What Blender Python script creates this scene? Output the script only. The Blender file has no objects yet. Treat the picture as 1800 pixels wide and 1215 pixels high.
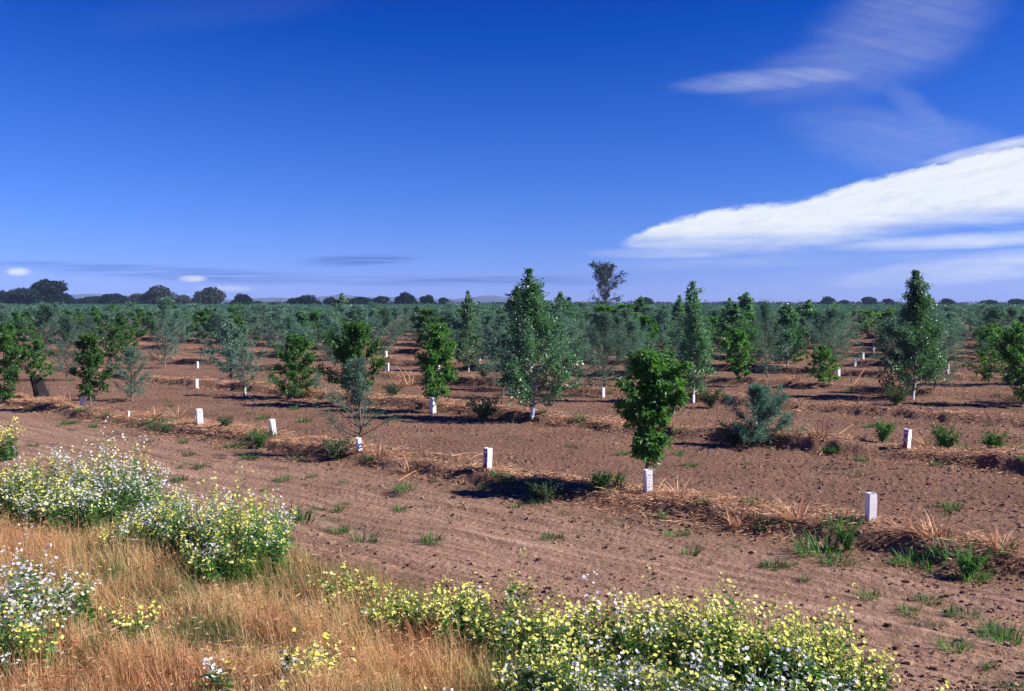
import bpy, math, random
import numpy as np

# ------------------------------------------------------------------ camera, sky, sun, exposure
scene = bpy.context.scene
COL = scene.collection
F, CX, CY = 1750.0, 900.0, 607.5            # focal length and centre in photograph pixels
CAM_H = 2.95
PITCH = math.atan((CY - 533.0) / F)
cam_data = bpy.data.cameras.new("camera")
cam_data.sensor_width = 36.0
cam_data.lens = 35.0
cam_data.clip_start = 0.1
cam_data.clip_end = 60000.0
cam = bpy.data.objects.new("camera", cam_data)
COL.objects.link(cam)
cam.location = (0, 0, CAM_H)
cam.rotation_euler = (math.radians(90) - PITCH, 0, 0)
scene.camera = cam

SUN_EL = math.radians(38.0)
SUN_AZ = math.radians(-10.0)                 # measured from +X towards +Y
sun_dir = (math.cos(SUN_EL) * math.cos(SUN_AZ), math.cos(SUN_EL) * math.sin(SUN_AZ), math.sin(SUN_EL))
sd = bpy.data.lights.new("sun", 'SUN')
sd.energy = 4.6
sd.angle = math.radians(0.5)
sd.color = (1.0, 0.93, 0.84)
sun = bpy.data.objects.new("sun", sd)
COL.objects.link(sun)
from mathutils import Vector, Matrix
sun.rotation_euler = Vector(sun_dir).to_track_quat('Z', 'Y').to_euler()
sun.location = (30, 0, 40)

scene.view_settings.view_transform = 'Standard'
scene.view_settings.look = 'None'
scene.view_settings.exposure = 0.95
scene.view_settings.gamma = 1.0
scene.render.engine = 'CYCLES'
scene.cycles.max_bounces = 6
scene.cycles.diffuse_bounces = 3
scene.cycles.glossy_bounces = 2
scene.cycles.transmission_bounces = 3
scene.cycles.volume_bounces = 0
scene.cycles.use_denoising = True


def pix_dir(px, py):
    cx, cz = (px - CX) / F, -(py - CY) / F
    return (cx, math.cos(PITCH) + math.sin(PITCH) * cz, -math.sin(PITCH) + math.cos(PITCH) * cz)


def uv(px, py):
    d = pix_dir(px, py)
    return d[0] / d[1], d[2] / d[1]


def G(px, py, z=0.2):
    d = pix_dir(px, py)
    t = (z - CAM_H) / d[2]
    return d[0] * t, d[1] * t


world = bpy.data.worlds.new("World")
scene.world = world
world.use_nodes = True


EXPO = 0.95
K = 2 ** -EXPO


def build_sky():
    nt = world.node_tree
    N, Lk = nt.nodes, nt.links
    N.clear()

    def m(op, a, b=None, c=None, clamp=False):
        n = N.new('ShaderNodeMath')
        n.operation = op
        n.use_clamp = clamp
        for i, v in enumerate((a, b, c)):
            if v is None:
                continue
            if isinstance(v, (int, float)):
                n.inputs[i].default_value = v
            else:
                Lk.new(v, n.inputs[i])
        return n.outputs[0]

    def ss(x, lo, hi):
        n = N.new('ShaderNodeMapRange')
        n.interpolation_type = 'SMOOTHSTEP'
        Lk.new(x, n.inputs[0])
        n.inputs[1].default_value = lo
        n.inputs[2].default_value = hi
        return n.outputs[0]

    def noise(vec, scale, detail=5.0, rough=0.6):
        n = N.new('ShaderNodeTexNoise')
        n.inputs['Scale'].default_value = scale
        n.inputs['Detail'].default_value = detail
        n.inputs['Roughness'].default_value = rough
        Lk.new(vec, n.inputs['Vector'])
        return n.outputs[0]

    def comb(x, y):
        n = N.new('ShaderNodeCombineXYZ')
        Lk.new(x, n.inputs[0])
        Lk.new(y, n.inputs[1])
        return n.outputs[0]

    def curve(x, pts):
        # piecewise-linear v(u) through sorted points
        out = None
        n = N.new('ShaderNodeFloatCurve')
        lo, hi = pts[0][0], pts[-1][0]
        vs = [p[1] for p in pts]
        v0, v1 = min(vs), max(vs)
        cu = n.mapping.curves[0]
        P = [((p[0] - lo) / (hi - lo), (p[1] - v0) / (v1 - v0)) for p in pts]
        cu.points[0].location = P[0]
        cu.points[1].location = P[-1]
        for p in P[1:-1]:
            cu.points.new(*p)
        n.mapping.update()
        Lk.new(m('DIVIDE', m('SUBTRACT', x, lo), hi - lo, clamp=True), n.inputs['Value'])
        return m('ADD', m('MULTIPLY', n.outputs[0], v1 - v0), v0)

    sky = N.new('ShaderNodeTexSky')
    sky.sky_type = 'NISHITA'
    sky.sun_disc = False
    sky.sun_elevation = SUN_EL
    sky.sun_rotation = math.pi / 2 - SUN_AZ      # clockwise from +Y
    sky.air_density = 1.0
    sky.dust_density = 0.0
    sky.ozone_density = 10.0
    sep = N.new('ShaderNodeSeparateColor')
    Lk.new(sky.outputs[0], sep.inputs[0])
    # slide-film response of the blue sky: channel gain and contrast
    chan = []
    src_r = sep.outputs[0]
    blue = m('ADD', sep.outputs[2], m('MULTIPLY', sep.outputs[0], 0.6))
    chan.append(m('MULTIPLY', m('MAXIMUM', m('SUBTRACT', src_r, 0.93), 0.0), 0.82 * K))
    chan.append(m('MULTIPLY', m('MAXIMUM', m('SUBTRACT', sep.outputs[1], 1.34), 0.2), 0.98 * K))
    chan.append(m('MULTIPLY', m('POWER', m('DIVIDE', blue, 4.88), 1.35), 4.8 * K))
    cc = N.new('ShaderNodeCombineColor')
    for i in range(3):
        Lk.new(chan[i], cc.inputs[i])
    base = cc.outputs[0]

    tc = N.new('ShaderNodeTexCoord')
    sx = N.new('ShaderNodeSeparateXYZ')
    Lk.new(tc.outputs['Generated'], sx.inputs[0])
    dy = m('MAXIMUM', sx.outputs[1], 0.05)
    front = m('GREATER_THAN', sx.outputs[1], 0.05)
    u = m('DIVIDE', sx.outputs[0], dy)
    v = m('DIVIDE', sx.outputs[2], dy)

    slope = 0.25
    vr = m('SUBTRACT', v, m('MULTIPLY', u, slope))
    n_edge = m('SUBTRACT', noise(comb(m('MULTIPLY', u, 42), m('MULTIPLY', vr, 85)), 1.0, 7, 0.68), 0.5)
    n_str = m('SUBTRACT', noise(comb(m('MULTIPLY', u, 7), m('MULTIPLY', v, 75)), 1.0, 6, 0.62), 0.5)
    n_str2 = m('SUBTRACT', noise(comb(m('MULTIPLY', u, 18), m('MULTIPLY', vr, 160)), 1.0, 5, 0.65), 0.5)
    n_str3 = m('SUBTRACT', noise(comb(m('MULTIPLY', m('ADD', u, m('MULTIPLY', v, 1.5)), 9), m('MULTIPLY', m('ADD', v, m('MULTIPLY', u, 0.25)), 90)), 1.0, 6, 0.68), 0.5)
    n_cl = m('SUBTRACT', noise(comb(m('MULTIPLY', u, 14), m('MULTIPLY', vr, 55)), 1.0, 7, 0.7), 0.5)
    n_low = m('SUBTRACT', noise(comb(m('MULTIPLY', u, 9), m('MULTIPLY', v, 300)), 1.0, 4, 0.6), 0.52)
    n_big = m('SUBTRACT', noise(comb(m('MULTIPLY', u, 5), m('MULTIPLY', v, 14)), 1.0, 3, 0.5), 0.5)

    top = [(1085, 424), (1110, 410), (1165, 388), (1230, 371), (1300, 360), (1400, 349), (1500, 320), (1560, 303), (1650, 284),
           (1720, 264), (1800, 250), (2100, 190), (2600, 110)]
    bot = [(1085, 436), (1200, 446), (1300, 443), (1420, 439), (1500, 427), (1600, 410), (1700, 400), (1800, 392),
           (2100, 372), (2600, 350)]
    tu = curve(u, [uv(*p) for p in top])
    bu = curve(u, [uv(*p) for p in bot])
    e1 = m('SUBTRACT', m('ADD', tu, m('MULTIPLY', n_edge, 0.016)), v)
    e2 = m('ADD', m('SUBTRACT', v, bu), m('MULTIPLY', n_str, 0.034))
    u0 = uv(1080, 430)[0]
    cl = m('MULTIPLY', ss(e1, -0.0006, 0.007), ss(e2, -0.010, 0.030))
    cl = m('MULTIPLY', cl, ss(u, u0, u0 + 0.022))
    dens = m('ADD', 0.90, m('ADD', m('MULTIPLY', n_str2, 0.35), m('MULTIPLY', n_cl, 0.75)))
    cl = m('MULTIPLY', cl, m('MINIMUM', dens, 1.0))

    def blob(px, py, ax, by, rot, amp, nz, soft=1.0):
        cu, cv = uv(px, py)
        du, dv = m('SUBTRACT', u, cu), m('SUBTRACT', v, cv)
        c, s = math.cos(rot), math.sin(rot)
        a = m('DIVIDE', m('ADD', m('MULTIPLY', du, c), m('MULTIPLY', dv, s)), ax / F)
        b = m('DIVIDE', m('SUBTRACT', m('MULTIPLY', dv, c), m('MULTIPLY', du, s)), by / F)
        r = m('ADD', m('ADD', m('POWER', m('ABSOLUTE', a), 2.0), m('POWER', m('ABSOLUTE', b), 2.0)), m('MULTIPLY', n_big, 0.9))
        g = m('POWER', m('SUBTRACT', 1.0, ss(r, 0.0, 1.35)), 1.7)
        k = m('ADD', 1.0, m('MULTIPLY', nz, 1.6 * soft))
        return m('MULTIPLY', m('MULTIPLY', g, k), amp, clamp=True)

    bl = [blob(1385, 138, 200, 26, 0.07, 0.26, n_str3, 1.5),
          blob(1470, 115, 210, 60, 0.25, 0.12, n_str),
          blob(1580, 45, 230, 110, 0.55, 0.135, n_str3, 1.2),
          blob(1640, 225, 150, 34, -0.75, 0.10, n_str2),
          blob(1600, 255, 260, 70, -0.2, 0.10, n_str3, 1.2),
          blob(1700, 423, 300, 17, 0.05, 0.42, n_str, 1.6),
          blob(1740, 470, 360, 32, 0.10, 0.36, n_str, 1.6),
          blob(1400, 458, 420, 16, 0.03, 0.12, n_str, 1.6),
          blob(1180, 445, 170, 12, 0.0, 0.28, n_str, 1.6),
          blob(1740, 262, 150, 14, 0.22, 0.5, n_str2, 1.4),
          blob(33, 478, 26, 9, 0.0, 0.75, n_edge, 1.0),
          blob(338, 490, 30, 7, 0.0, 0.6, n_edge, 1.0),
          blob(400, 508, 60, 7, 0.0, 0.35, n_str, 1.0),
          blob(1750, 540, 700, 120, 0.0, 0.10, n_big, 0.4),
          blob(380, 15, 260, 50, 0.1, 0.015, n_str, 0.8)]
    for b in bl:
        cl = m('MAXIMUM', cl, b)
    cl = m('MULTIPLY', cl, front, clamp=True)
    # thin grey-blue stratus lines low over the left horizon
    dk = [blob(625, 458, 130, 13, 0.03, 0.6, n_low, 3.4), blob(300, 480, 420, 16, -0.05, 0.55, n_low, 3.4),
          blob(760, 494, 420, 12, 0.0, 0.5, n_low, 3.4)]
    dm = dk[0]
    for b in dk[1:]:
        dm = m('MAXIMUM', dm, b)
    dm = m('MULTIPLY', dm, front, clamp=True)

    mix0 = N.new('ShaderNodeMix')
    mix0.data_type = 'RGBA'
    Lk.new(dm, mix0.inputs[0])
    Lk.new(base, mix0.inputs[6])
    mix0.inputs[7].default_value = (1.1 * K, 2.1 * K, 6.2 * K, 1)
    mix = N.new('ShaderNodeMix')
    mix.data_type = 'RGBA'
    Lk.new(cl, mix.inputs[0])
    Lk.new(mix0.outputs[2], mix.inputs[6])
    shade = N.new('ShaderNodeMix')                 # thinner, greyer folds inside the bank
    shade.data_type = 'RGBA'
    Lk.new(ss(n_cl, -0.06, 0.20), shade.inputs[0])
    shade.inputs[6].default_value = (9.9 * K, 10.2 * K, 10.3 * K, 1)
    shade.inputs[7].default_value = (7.2 * K, 7.9 * K, 9.2 * K, 1)
    Lk.new(shade.outputs[2], mix.inputs[7])
    bg = N.new('ShaderNodeBackground')
    bg.inputs[1].default_value = 0.1
    Lk.new(mix.outputs[2], bg.inputs[0])
    out = N.new('ShaderNodeOutputWorld')
    Lk.new(bg.outputs[0], out.inputs[0])


build_sky()

# ------------------------------------------------------------------ helpers
RNG = np.random.default_rng(7)
ROW_N = np.array([0.667, 0.745])
ROW_N /= np.linalg.norm(ROW_N)
ROW_D = np.array([ROW_N[1], -ROW_N[0]])
ROW_ANG = math.atan2(ROW_D[1], ROW_D[0])
ROW0, ROWS = 12.2, 6.95


def vnoise(x, y, seed=0):
    xi, yi = np.floor(x).astype(np.int64), np.floor(y).astype(np.int64)
    fx, fy = x - xi, y - yi
    fx, fy = fx * fx * (3 - 2 * fx), fy * fy * (3 - 2 * fy)

    def h(a, b):
        n = (a * 374761393 + b * 668265263 + seed * 974634777) & 0xFFFFFFFF
        n = ((n ^ (n >> 13)) * 1274126177) & 0xFFFFFFFF
        return ((n ^ (n >> 16)) & 0xFFFFFF) / float(0xFFFFFF)
    return (h(xi, yi) * (1 - fx) + h(xi + 1, yi) * fx) * (1 - fy) + (h(xi, yi + 1) * (1 - fx) + h(xi + 1, yi + 1) * fx) * fy


def sstep(x, a, b):
    t = np.clip((x - a) / (b - a), 0, 1)
    return t * t * (3 - 2 * t)


def ground_z(x, y):
    x, y = np.asarray(x, float), np.asarray(y, float)
    r = np.hypot(x, y)
    v = x * ROW_N[0] + y * ROW_N[1]
    s = x * ROW_D[0] + y * ROW_D[1]
    k = np.round((v - ROW0) / ROWS)
    w = v - ROW0 - k * ROWS + 0.26 * (vnoise(s / 0.9, k * 3.1, 5) - 0.5) + 0.10 * (vnoise(s / 0.22, v / .22, 15) - 0.5)
    hgt = (0.07 + 0.17 * vnoise(s / 1.7, k * 7.7, 3) + 0.07 * vnoise(s / 0.35, v / 0.35, 4)) * np.where(k < 1, .72, 1.02)
    prof = sstep(w, -0.70, -0.40) * (1 - sstep(w, 0.35, 0.85))
    berm = np.where(k >= 0, hgt * prof, 0) * (1 - sstep(r, 110, 170))
    field = sstep(v, 6.6, 7.3)
    near = 1 - sstep(r, 25, 60)
    z = berm
    z = z + near * field * (0.022 * (vnoise(x / 0.21, y / 0.21, 1) - 0.5) + 0.04 * (vnoise(s / 0.9, v / 0.3, 2) - 0.5))
    till = 1 - sstep(np.abs(v - 9.0), 1.4, 2.2)          # smoother driven strip before the first row
    z = z + near * field * (1 - till) * (0.024 * (vnoise(x / 0.085, y / 0.085, 11) - 0.4) + 0.018 * (vnoise(x / 0.045 + 9, y / 0.045, 12) - 0.4))
    z = z + near * till * (0.014 * np.sin(v * 9.0 + 1.6 * vnoise(s / 2.5, v / 1.5, 9)) + 0.016 * (vnoise(s / 1.6, v / .07, 19) - .5) - .03 * (np.exp(-((v - 8.4) / .16) ** 2) + np.exp(-((v - 10.1) / .16) ** 2)))
    z = z + (1 - field) * (0.16 * sstep(-v, -6.8, -4.0) + 0.10 * (vnoise(x / 0.6, y / 0.6, 6) - 0.5) + 0.03 * (vnoise(x / .15, y / .15, 8) - .5))
    return z


class MB:
    """collects instances of small face templates, builds ONE mesh object"""
    def __init__(s):
        s.v, s.f, s.mi, s.n = [], [], [], 0

    def add(s, verts, faces, mat=0):
        verts = np.asarray(verts, float)
        n, k, _ = verts.shape
        faces = np.asarray(faces, np.int64)
        idx = (np.arange(n) * k)[:, None, None] + faces[None] + s.n
        s.v.append(verts.reshape(-1, 3))
        s.f.append(idx.reshape(-1, 4))
        s.mi.append(np.full(n * len(faces), mat, np.int32))
        s.n += n * k

    def mesh(s, name, mats, smooth=False):
        me = bpy.data.meshes.new(name)
        V, Fc, M = np.concatenate(s.v), np.concatenate(s.f), np.concatenate(s.mi)
        me.vertices.add(len(V))
        me.vertices.foreach_set('co', V.astype(np.float32).ravel())
        me.loops.add(Fc.size)
        me.loops.foreach_set('vertex_index', Fc.astype(np.int32).ravel())
        me.polygons.add(len(Fc))
        me.polygons.foreach_set('loop_start', (np.arange(len(Fc)) * 4).astype(np.int32))
        me.polygons.foreach_set('material_index', M)
        me.polygons.foreach_set('use_smooth', np.full(len(Fc), bool(smooth)))
        for mm in (mats if isinstance(mats, (list, tuple)) else [mats]):
            me.materials.append(mm)
        me.update(calc_edges=True)
        return me

    def build(s, name, mats, parent=None, smooth=False):
        return obj(name, s.mesh(name, mats, smooth), parent)


def obj(name, me, parent=None):
    o = bpy.data.objects.new(name, me)
    COL.objects.link(o)
    if parent is not None:
        o.parent = parent
    return o


def tag(o, label=None, cat=None, group=None, kind=None):
    if label:
        o['label'] = label
    if cat:
        o['category'] = cat
    if group:
        o['group'] = group
    if kind:
        o['kind'] = kind
    return o


def thing(name, label, cat, loc, rotz=0.0, group=None):
    o = bpy.data.objects.new(name, None)
    o.empty_display_size = 0.1
    COL.objects.link(o)
    o.location = loc
    o.rotation_euler = (0, 0, rotz)
    return tag(o, label, cat, group)


def nrm(a):
    return a / np.maximum(np.linalg.norm(a, axis=-1, keepdims=True), 1e-9)


LEAF6 = [[0, 1, 2, 3], [0, 3, 4, 5]]
DIAM = [[0, 1, 2, 3]]


def leaf6(P, D, Nn, L, W, fold=0.18, droop=0.15):
    D = nrm(D)
    S = nrm(np.cross(D, Nn))
    Nn = np.cross(S, D)
    L, W = np.broadcast_to(L, len(P))[:, None], np.broadcast_to(W, len(P))[:, None]
    up = Nn * (W * fold)
    b = P
    l1 = P + D * L * .28 + S * W * .46 + up
    l2 = P + D * L * .66 + S * W * .40 + up - Nn * L * droop * .4
    t = P + D * L - Nn * L * droop
    r2 = P + D * L * .66 - S * W * .40 + up - Nn * L * droop * .4
    r1 = P + D * L * .28 - S * W * .46 + up
    return np.stack([b, l1, l2, t, r2, r1], 1)


def diam(P, D, Nn, L, W):
    D = nrm(D)
    S = nrm(np.cross(D, Nn))
    Nn = np.cross(S, D)
    L, W = np.broadcast_to(L, len(P))[:, None], np.broadcast_to(W, len(P))[:, None]
    return np.stack([P, P + D * L * .45 + S * W * .5 + Nn * W * .15, P + D * L, P + D * L * .45 - S * W * .5 + Nn * W * .15], 1)


def blades(rng, P, L, W, lean, bend, segs=3, az=None, droop=0.0):
    n = len(P)
    az = rng.uniform(0, 2 * np.pi, n) if az is None else az
    H = np.stack([np.cos(az), np.sin(az), np.zeros(n)], 1)
    sa = az + np.pi / 2 + rng.normal(0, .5, n)
    S = np.stack([np.cos(sa), np.sin(sa), np.zeros(n)], 1)
    L, W = np.broadcast_to(L, n), np.broadcast_to(W, n)
    lean, bend = np.broadcast_to(lean, n), np.broadcast_to(bend, n)
    out = []
    for i in range(segs + 1):
        t = i / segs
        hh = L * (t * np.sin(lean) + bend * t * t)
        zz = L * (t * np.cos(lean) - (bend * 0.55 + droop) * t * t)
        c = P + H * hh[:, None]
        c[:, 2] += zz
        w = W * (1 - 0.85 * t ** 1.5)
        out += [c - S * w[:, None] / 2, c + S * w[:, None] / 2]
    f = [[2 * i, 2 * i + 1, 2 * i + 3, 2 * i + 2] for i in range(segs)]
    return np.stack(out, 1), f


def tube(mb, pts, radii, mat=0, n=6):
    pts = np.asarray(pts, float)
    T = nrm(np.gradient(pts, axis=0))
    ref = np.where(np.abs(T[:, 2:3]) > .9, np.array([[1., 0, 0]]), np.array([[0., 0, 1]]))
    A = nrm(np.cross(T, ref))
    B = np.cross(T, A)
    k = len(pts)
    an = np.arange(n) * 2 * np.pi / n
    R = np.asarray(radii)[:, None, None]
    V = pts[:, None] + R * (np.cos(an)[None, :, None] * A[:, None] + np.sin(an)[None, :, None] * B[:, None])
    V = V.reshape(1, -1, 3)
    f = [[i * n + j, i * n + (j + 1) % n, (i + 1) * n + (j + 1) % n, (i + 1) * n + j] for i in range(k - 1) for j in range(n)]
    if n == 6:
        for o_ in (0, (k - 1) * n):
            f += [[o_, o_ + 1, o_ + 2, o_ + 3], [o_, o_ + 3, o_ + 4, o_ + 5]]
    mb.add(V, f, mat)


BOXF = [[0, 3, 2, 1], [4, 5, 6, 7], [0, 1, 5, 4], [1, 2, 6, 5], [2, 3, 7, 6], [3, 0, 4, 7]]


def box(mb, x0, x1, y0, y1, z0, z1, mat=0):
    mb.add([[(x0, y0, z0), (x1, y0, z0), (x1, y1, z0), (x0, y1, z0), (x0, y0, z1), (x1, y0, z1), (x1, y1, z1), (x0, y1, z1)]], BOXF, mat)


# ------------------------------------------------------------------ materials
def new_mat(name):
    m = bpy.data.materials.new(name)
    m.use_nodes = True
    nt = m.node_tree
    nt.nodes.clear()
    out = nt.nodes.new('ShaderNodeOutputMaterial')
    return m, nt, out


def foliage(name, cols, trans=0.3, rough=0.5, spec=0.3, tint=(1.25, 1.35, 0.55)):
    """leaf colour differs from leaf to leaf and a little from plant to plant"""
    m, nt, out = new_mat(name)
    N, L = nt.nodes, nt.links
    g = N.new('ShaderNodeNewGeometry')
    oi = N.new('ShaderNodeObjectInfo')
    r = N.new('ShaderNodeValToRGB')
    els = r.color_ramp.elements
    els[0].color = (*cols[0], 1)
    els[1].color = (*cols[-1], 1)
    for i, c in enumerate(cols[1:-1]):
        e = els.new((i + 1) / (len(cols) - 1))
        e.color = (*c, 1)
    L.new(g.outputs['Random Per Island'], r.inputs[0])
    hs = N.new('ShaderNodeHueSaturation')
    mr = N.new('ShaderNodeMapRange')
    L.new(oi.outputs['Random'], mr.inputs[0])
    mr.inputs[3].default_value = 0.78
    mr.inputs[4].default_value = 1.25
    L.new(mr.outputs[0], hs.inputs['Value'])
    L.new(r.outputs[0], hs.inputs['Color'])
    p = N.new('ShaderNodeBsdfPrincipled')
    p.inputs['Roughness'].default_value = rough
    p.inputs['Specular IOR Level'].default_value = spec
    L.new(hs.outputs[0], p.inputs['Base Color'])
    if trans > 0:
        t = N.new('ShaderNodeBsdfTranslucent')
        mu = N.new('ShaderNodeMix')
        mu.data_type = 'RGBA'
        mu.blend_type = 'MULTIPLY'
        mu.inputs[0].default_value = 1
        L.new(hs.outputs[0], mu.inputs[6])
        mu.inputs[7].default_value = (*[c * 1.6 for c in tint], 1)
        L.new(mu.outputs[2], t.inputs[0])
        ms = N.new('ShaderNodeMixShader')
        ms.inputs[0].default_value = trans
        L.new(p.outputs[0], ms.inputs[1])
        L.new(t.outputs[0], ms.inputs[2])
        L.new(ms.outputs[0], out.inputs[0])
    else:
        L.new(p.outputs[0], out.inputs[0])
    return m


def plain(name, col, rough=0.7, var=0.25, scale=18.0, bump=0.2):
    m, nt, out = new_mat(name)
    N, L = nt.nodes, nt.links
    tc = N.new('ShaderNodeTexCoord')
    n = N.new('ShaderNodeTexNoise')
    n.inputs['Scale'].default_value = scale
    n.inputs['Detail'].default_value = 5
    L.new(tc.outputs['Object'], n.inputs['Vector'])
    mr = N.new('ShaderNodeMapRange')
    L.new(n.outputs[0], mr.inputs[0])
    mr.inputs[1].default_value = .3
    mr.inputs[2].default_value = .7
    mr.inputs[3].default_value = 1 - var
    mr.inputs[4].default_value = 1 + var
    hs = N.new('ShaderNodeHueSaturation')
    hs.inputs['Color'].default_value = (*col, 1)
    L.new(mr.outputs[0], hs.inputs['Value'])
    p = N.new('ShaderNodeBsdfPrincipled')
    p.inputs['Roughness'].default_value = rough
    p.inputs['Specular IOR Level'].default_value = 0.25
    L.new(hs.outputs[0], p.inputs['Base Color'])
    b = N.new('ShaderNodeBump')
    b.inputs['Strength'].default_value = bump
    b.inputs['Distance'].default_value = 0.02
    L.new(n.outputs[0], b.inputs['Height'])
    L.new(b.outputs[0], p.inputs['Normal'])
    L.new(p.outputs[0], out.inputs[0])
    return m


def soil_material():
    m, nt, out = new_mat("soil")
    N, L = nt.nodes, nt.links

    def mth(op, a, b=None, clamp=False):
        n = N.new('ShaderNodeMath')
        n.operation = op
        n.use_clamp = clamp
        for i, v in enumerate((a, b)):
            if v is None:
                continue
            if isinstance(v, (int, float)):
                n.inputs[i].default_value = v
            else:
                L.new(v, n.inputs[i])
        return n.outputs[0]

    def noise(vec, scale, det=4, rough=.6):
        n = N.new('ShaderNodeTexNoise')
        n.inputs['Scale'].default_value = scale
        n.inputs['Detail'].default_value = det
        n.inputs['Roughness'].default_value = rough
        L.new(vec, n.inputs['Vector'])
        return n.outputs[0]

    def rng(x, a, b, c, d):
        n = N.new('ShaderNodeMapRange')
        L.new(x, n.inputs[0])
        for i, v in enumerate((a, b, c, d)):
            n.inputs[i + 1].default_value = v
        return n.outputs[0]

    def mixc(f, a, b):
        n = N.new('ShaderNodeMix')
        n.data_type = 'RGBA'
        L.new(f, n.inputs[0])
        for i, c in ((6, a), (7, b)):
            if isinstance(c, tuple):
                n.inputs[i].default_value = (*c, 1)
            else:
                L.new(c, n.inputs[i])
        return n.outputs[2]

    g = N.new('ShaderNodeNewGeometry')
    pos = g.outputs['Position']
    rot = N.new('ShaderNodeVectorRotate')
    rot.rotation_type = 'Z_AXIS'
    rot.inputs['Angle'].default_value = -ROW_ANG
    L.new(pos, rot.inputs['Vector'])
    sp = N.new('ShaderNodeSeparateXYZ')
    L.new(rot.outputs[0], sp.inputs[0])
    V = sp.outputs[1]                                     # distance across the rows
    mp = N.new('ShaderNodeMapping')
    mp.inputs['Scale'].default_value = (0.35, 7.0, 1)
    L.new(rot.outputs[0], mp.inputs['Vector'])
    streak = noise(mp.outputs[0], 1.0, 5, .65)
    patch = noise(pos, 0.55, 4, .55)
    clod = noise(pos, 14.0, 5, .7)
    fine = noise(pos, 60.0, 3, .7)
    a = mth('ADD', mth('MULTIPLY', clod, .45), mth('ADD', mth('MULTIPLY', patch, .35), mth('MULTIPLY', fine, .2)))
    col = mixc(rng(a, .36, .64, 0, 1), (0.118, 0.064, 0.046), (0.285, 0.166, 0.115))
    strip = mth('MULTIPLY', rng(mth('ABSOLUTE', mth('SUBTRACT', V, 9.0)), 1.3, 2.6, 1, 0), rng(sp.outputs[0], 2.0, 9.0, 1.0, 0.45))  # driven strip is paler; its fade rightward paints a lighting falloff into the colour
    col2 = mixc(rng(streak, .38, .62, 0, 1), (0.24, 0.140, 0.100), (0.42, 0.265, 0.188))
    col = mixc(mth('MULTIPLY', strip, .85), col, col2)
    crust = mth('MULTIPLY', rng(mth('ABSOLUTE', mth('SUBTRACT', V, mth('ADD', 8.8, mth('MULTIPLY', patch, .5)))), 0.03, 0.10, 1, 0),
                rng(streak, .5, .62, 0, 1))
    col = mixc(mth('MULTIPLY', crust, .75), col, (0.50, 0.33, 0.25))
    verge = rng(V, 6.7, 7.2, 1, 0)
    col = mixc(verge, col, mixc(rng(clod, .4, .6, 0, 1), (0.10, 0.065, 0.045), (0.26, 0.16, 0.09)))
    p = N.new('ShaderNodeBsdfPrincipled')
    p.inputs['Roughness'].default_value = 0.95
    p.inputs['Specular IOR Level'].default_value = 0.1
    L.new(col, p.inputs['Base Color'])
    vo = N.new('ShaderNodeTexVoronoi')
    vo.inputs['Scale'].default_value = 13.0
    L.new(pos, vo.inputs['Vector'])
    hgt = mth('ADD', mth('ADD', mth('MULTIPLY', clod, 1.0), mth('MULTIPLY', fine, .3)),
              mth('ADD', mth('MULTIPLY', vo.outputs[0], -.4), mth('MULTIPLY', streak, .8)))
    b = N.new('ShaderNodeBump')
    b.inputs['Strength'].default_value = 0.9
    b.inputs['Distance'].default_value = 0.07
    L.new(hgt, b.inputs['Height'])
    L.new(b.outputs[0], p.inputs['Normal'])
    L.new(p.outputs[0], out.inputs[0])
    return m


def card_material(name, col, *_):
    """white waxed card with soil splashed up its foot"""
    m, nt, out = new_mat(name)
    N, L = nt.nodes, nt.links
    tc = N.new('ShaderNodeTexCoord')
    n = N.new('ShaderNodeTexNoise')
    n.inputs['Scale'].default_value = 26
    n.inputs['Detail'].default_value = 5
    L.new(tc.outputs['Object'], n.inputs['Vector'])
    sp = N.new('ShaderNodeSeparateXYZ')
    L.new(tc.outputs['Object'], sp.inputs[0])
    a = N.new('ShaderNodeMath')
    a.operation = 'MULTIPLY_ADD'
    L.new(sp.outputs[2], a.inputs[0])
    a.inputs[1].default_value = -6.0
    L.new(n.outputs[0], a.inputs[2])
    mr = N.new('ShaderNodeMapRange')
    L.new(a.outputs[0], mr.inputs[0])
    for i, v in enumerate((.12, .42, 0, .75)):
        mr.inputs[i + 1].default_value = v
    mx = N.new('ShaderNodeMix')
    mx.data_type = 'RGBA'
    L.new(mr.outputs[0], mx.inputs[0])
    mx.inputs[6].default_value = (*col, 1)
    mx.inputs[7].default_value = (.30, .19, .15, 1)
    p = N.new('ShaderNodeBsdfPrincipled')
    p.inputs['Roughness'].default_value = .55
    L.new(mx.outputs[2], p.inputs['Base Color'])
    L.new(p.outputs[0], out.inputs[0])
    return m


M = {}
M['soil'] = soil_material()
M['clod'] = foliage("clod", [(0.14, .08, .06), (.25, .15, .11), (.38, .25, .18)], trans=0, rough=.95, spec=.05)
M['leaf_dense'] = foliage("leaf_dense", [(0.03, .095, .038), (.055, .145, .042), (.105, .22, .05)], 0.45, .42, .45)
M['leaf_poplar'] = foliage("leaf_poplar", [(0.04, .105, .065), (.075, .17, .10), (.135, .245, .145)], 0.36, .36, .6, tint=(1.1, 1.3, .6))
M['leaf_feather'] = foliage("leaf_feather", [(0.06, .14, .105), (.10, .195, .15), (.17, .28, .22)], 0.25, .45, .4, tint=(1.0, 1.2, .8))
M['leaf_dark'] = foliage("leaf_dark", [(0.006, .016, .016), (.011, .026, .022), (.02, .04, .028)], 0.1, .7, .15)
M['leaf_grey'] = foliage("leaf_grey", [(0.02, .03, .028), (.035, .05, .042), (.06, .08, .065)], .15, .7, .2)
M['leaf_far'] = foliage("leaf_far", [(0.02, .085, .062), (.04, .12, .085), (.08, .17, .12)], 0.25, .55, .3, tint=(1.0, 1.2, .7))
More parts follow.
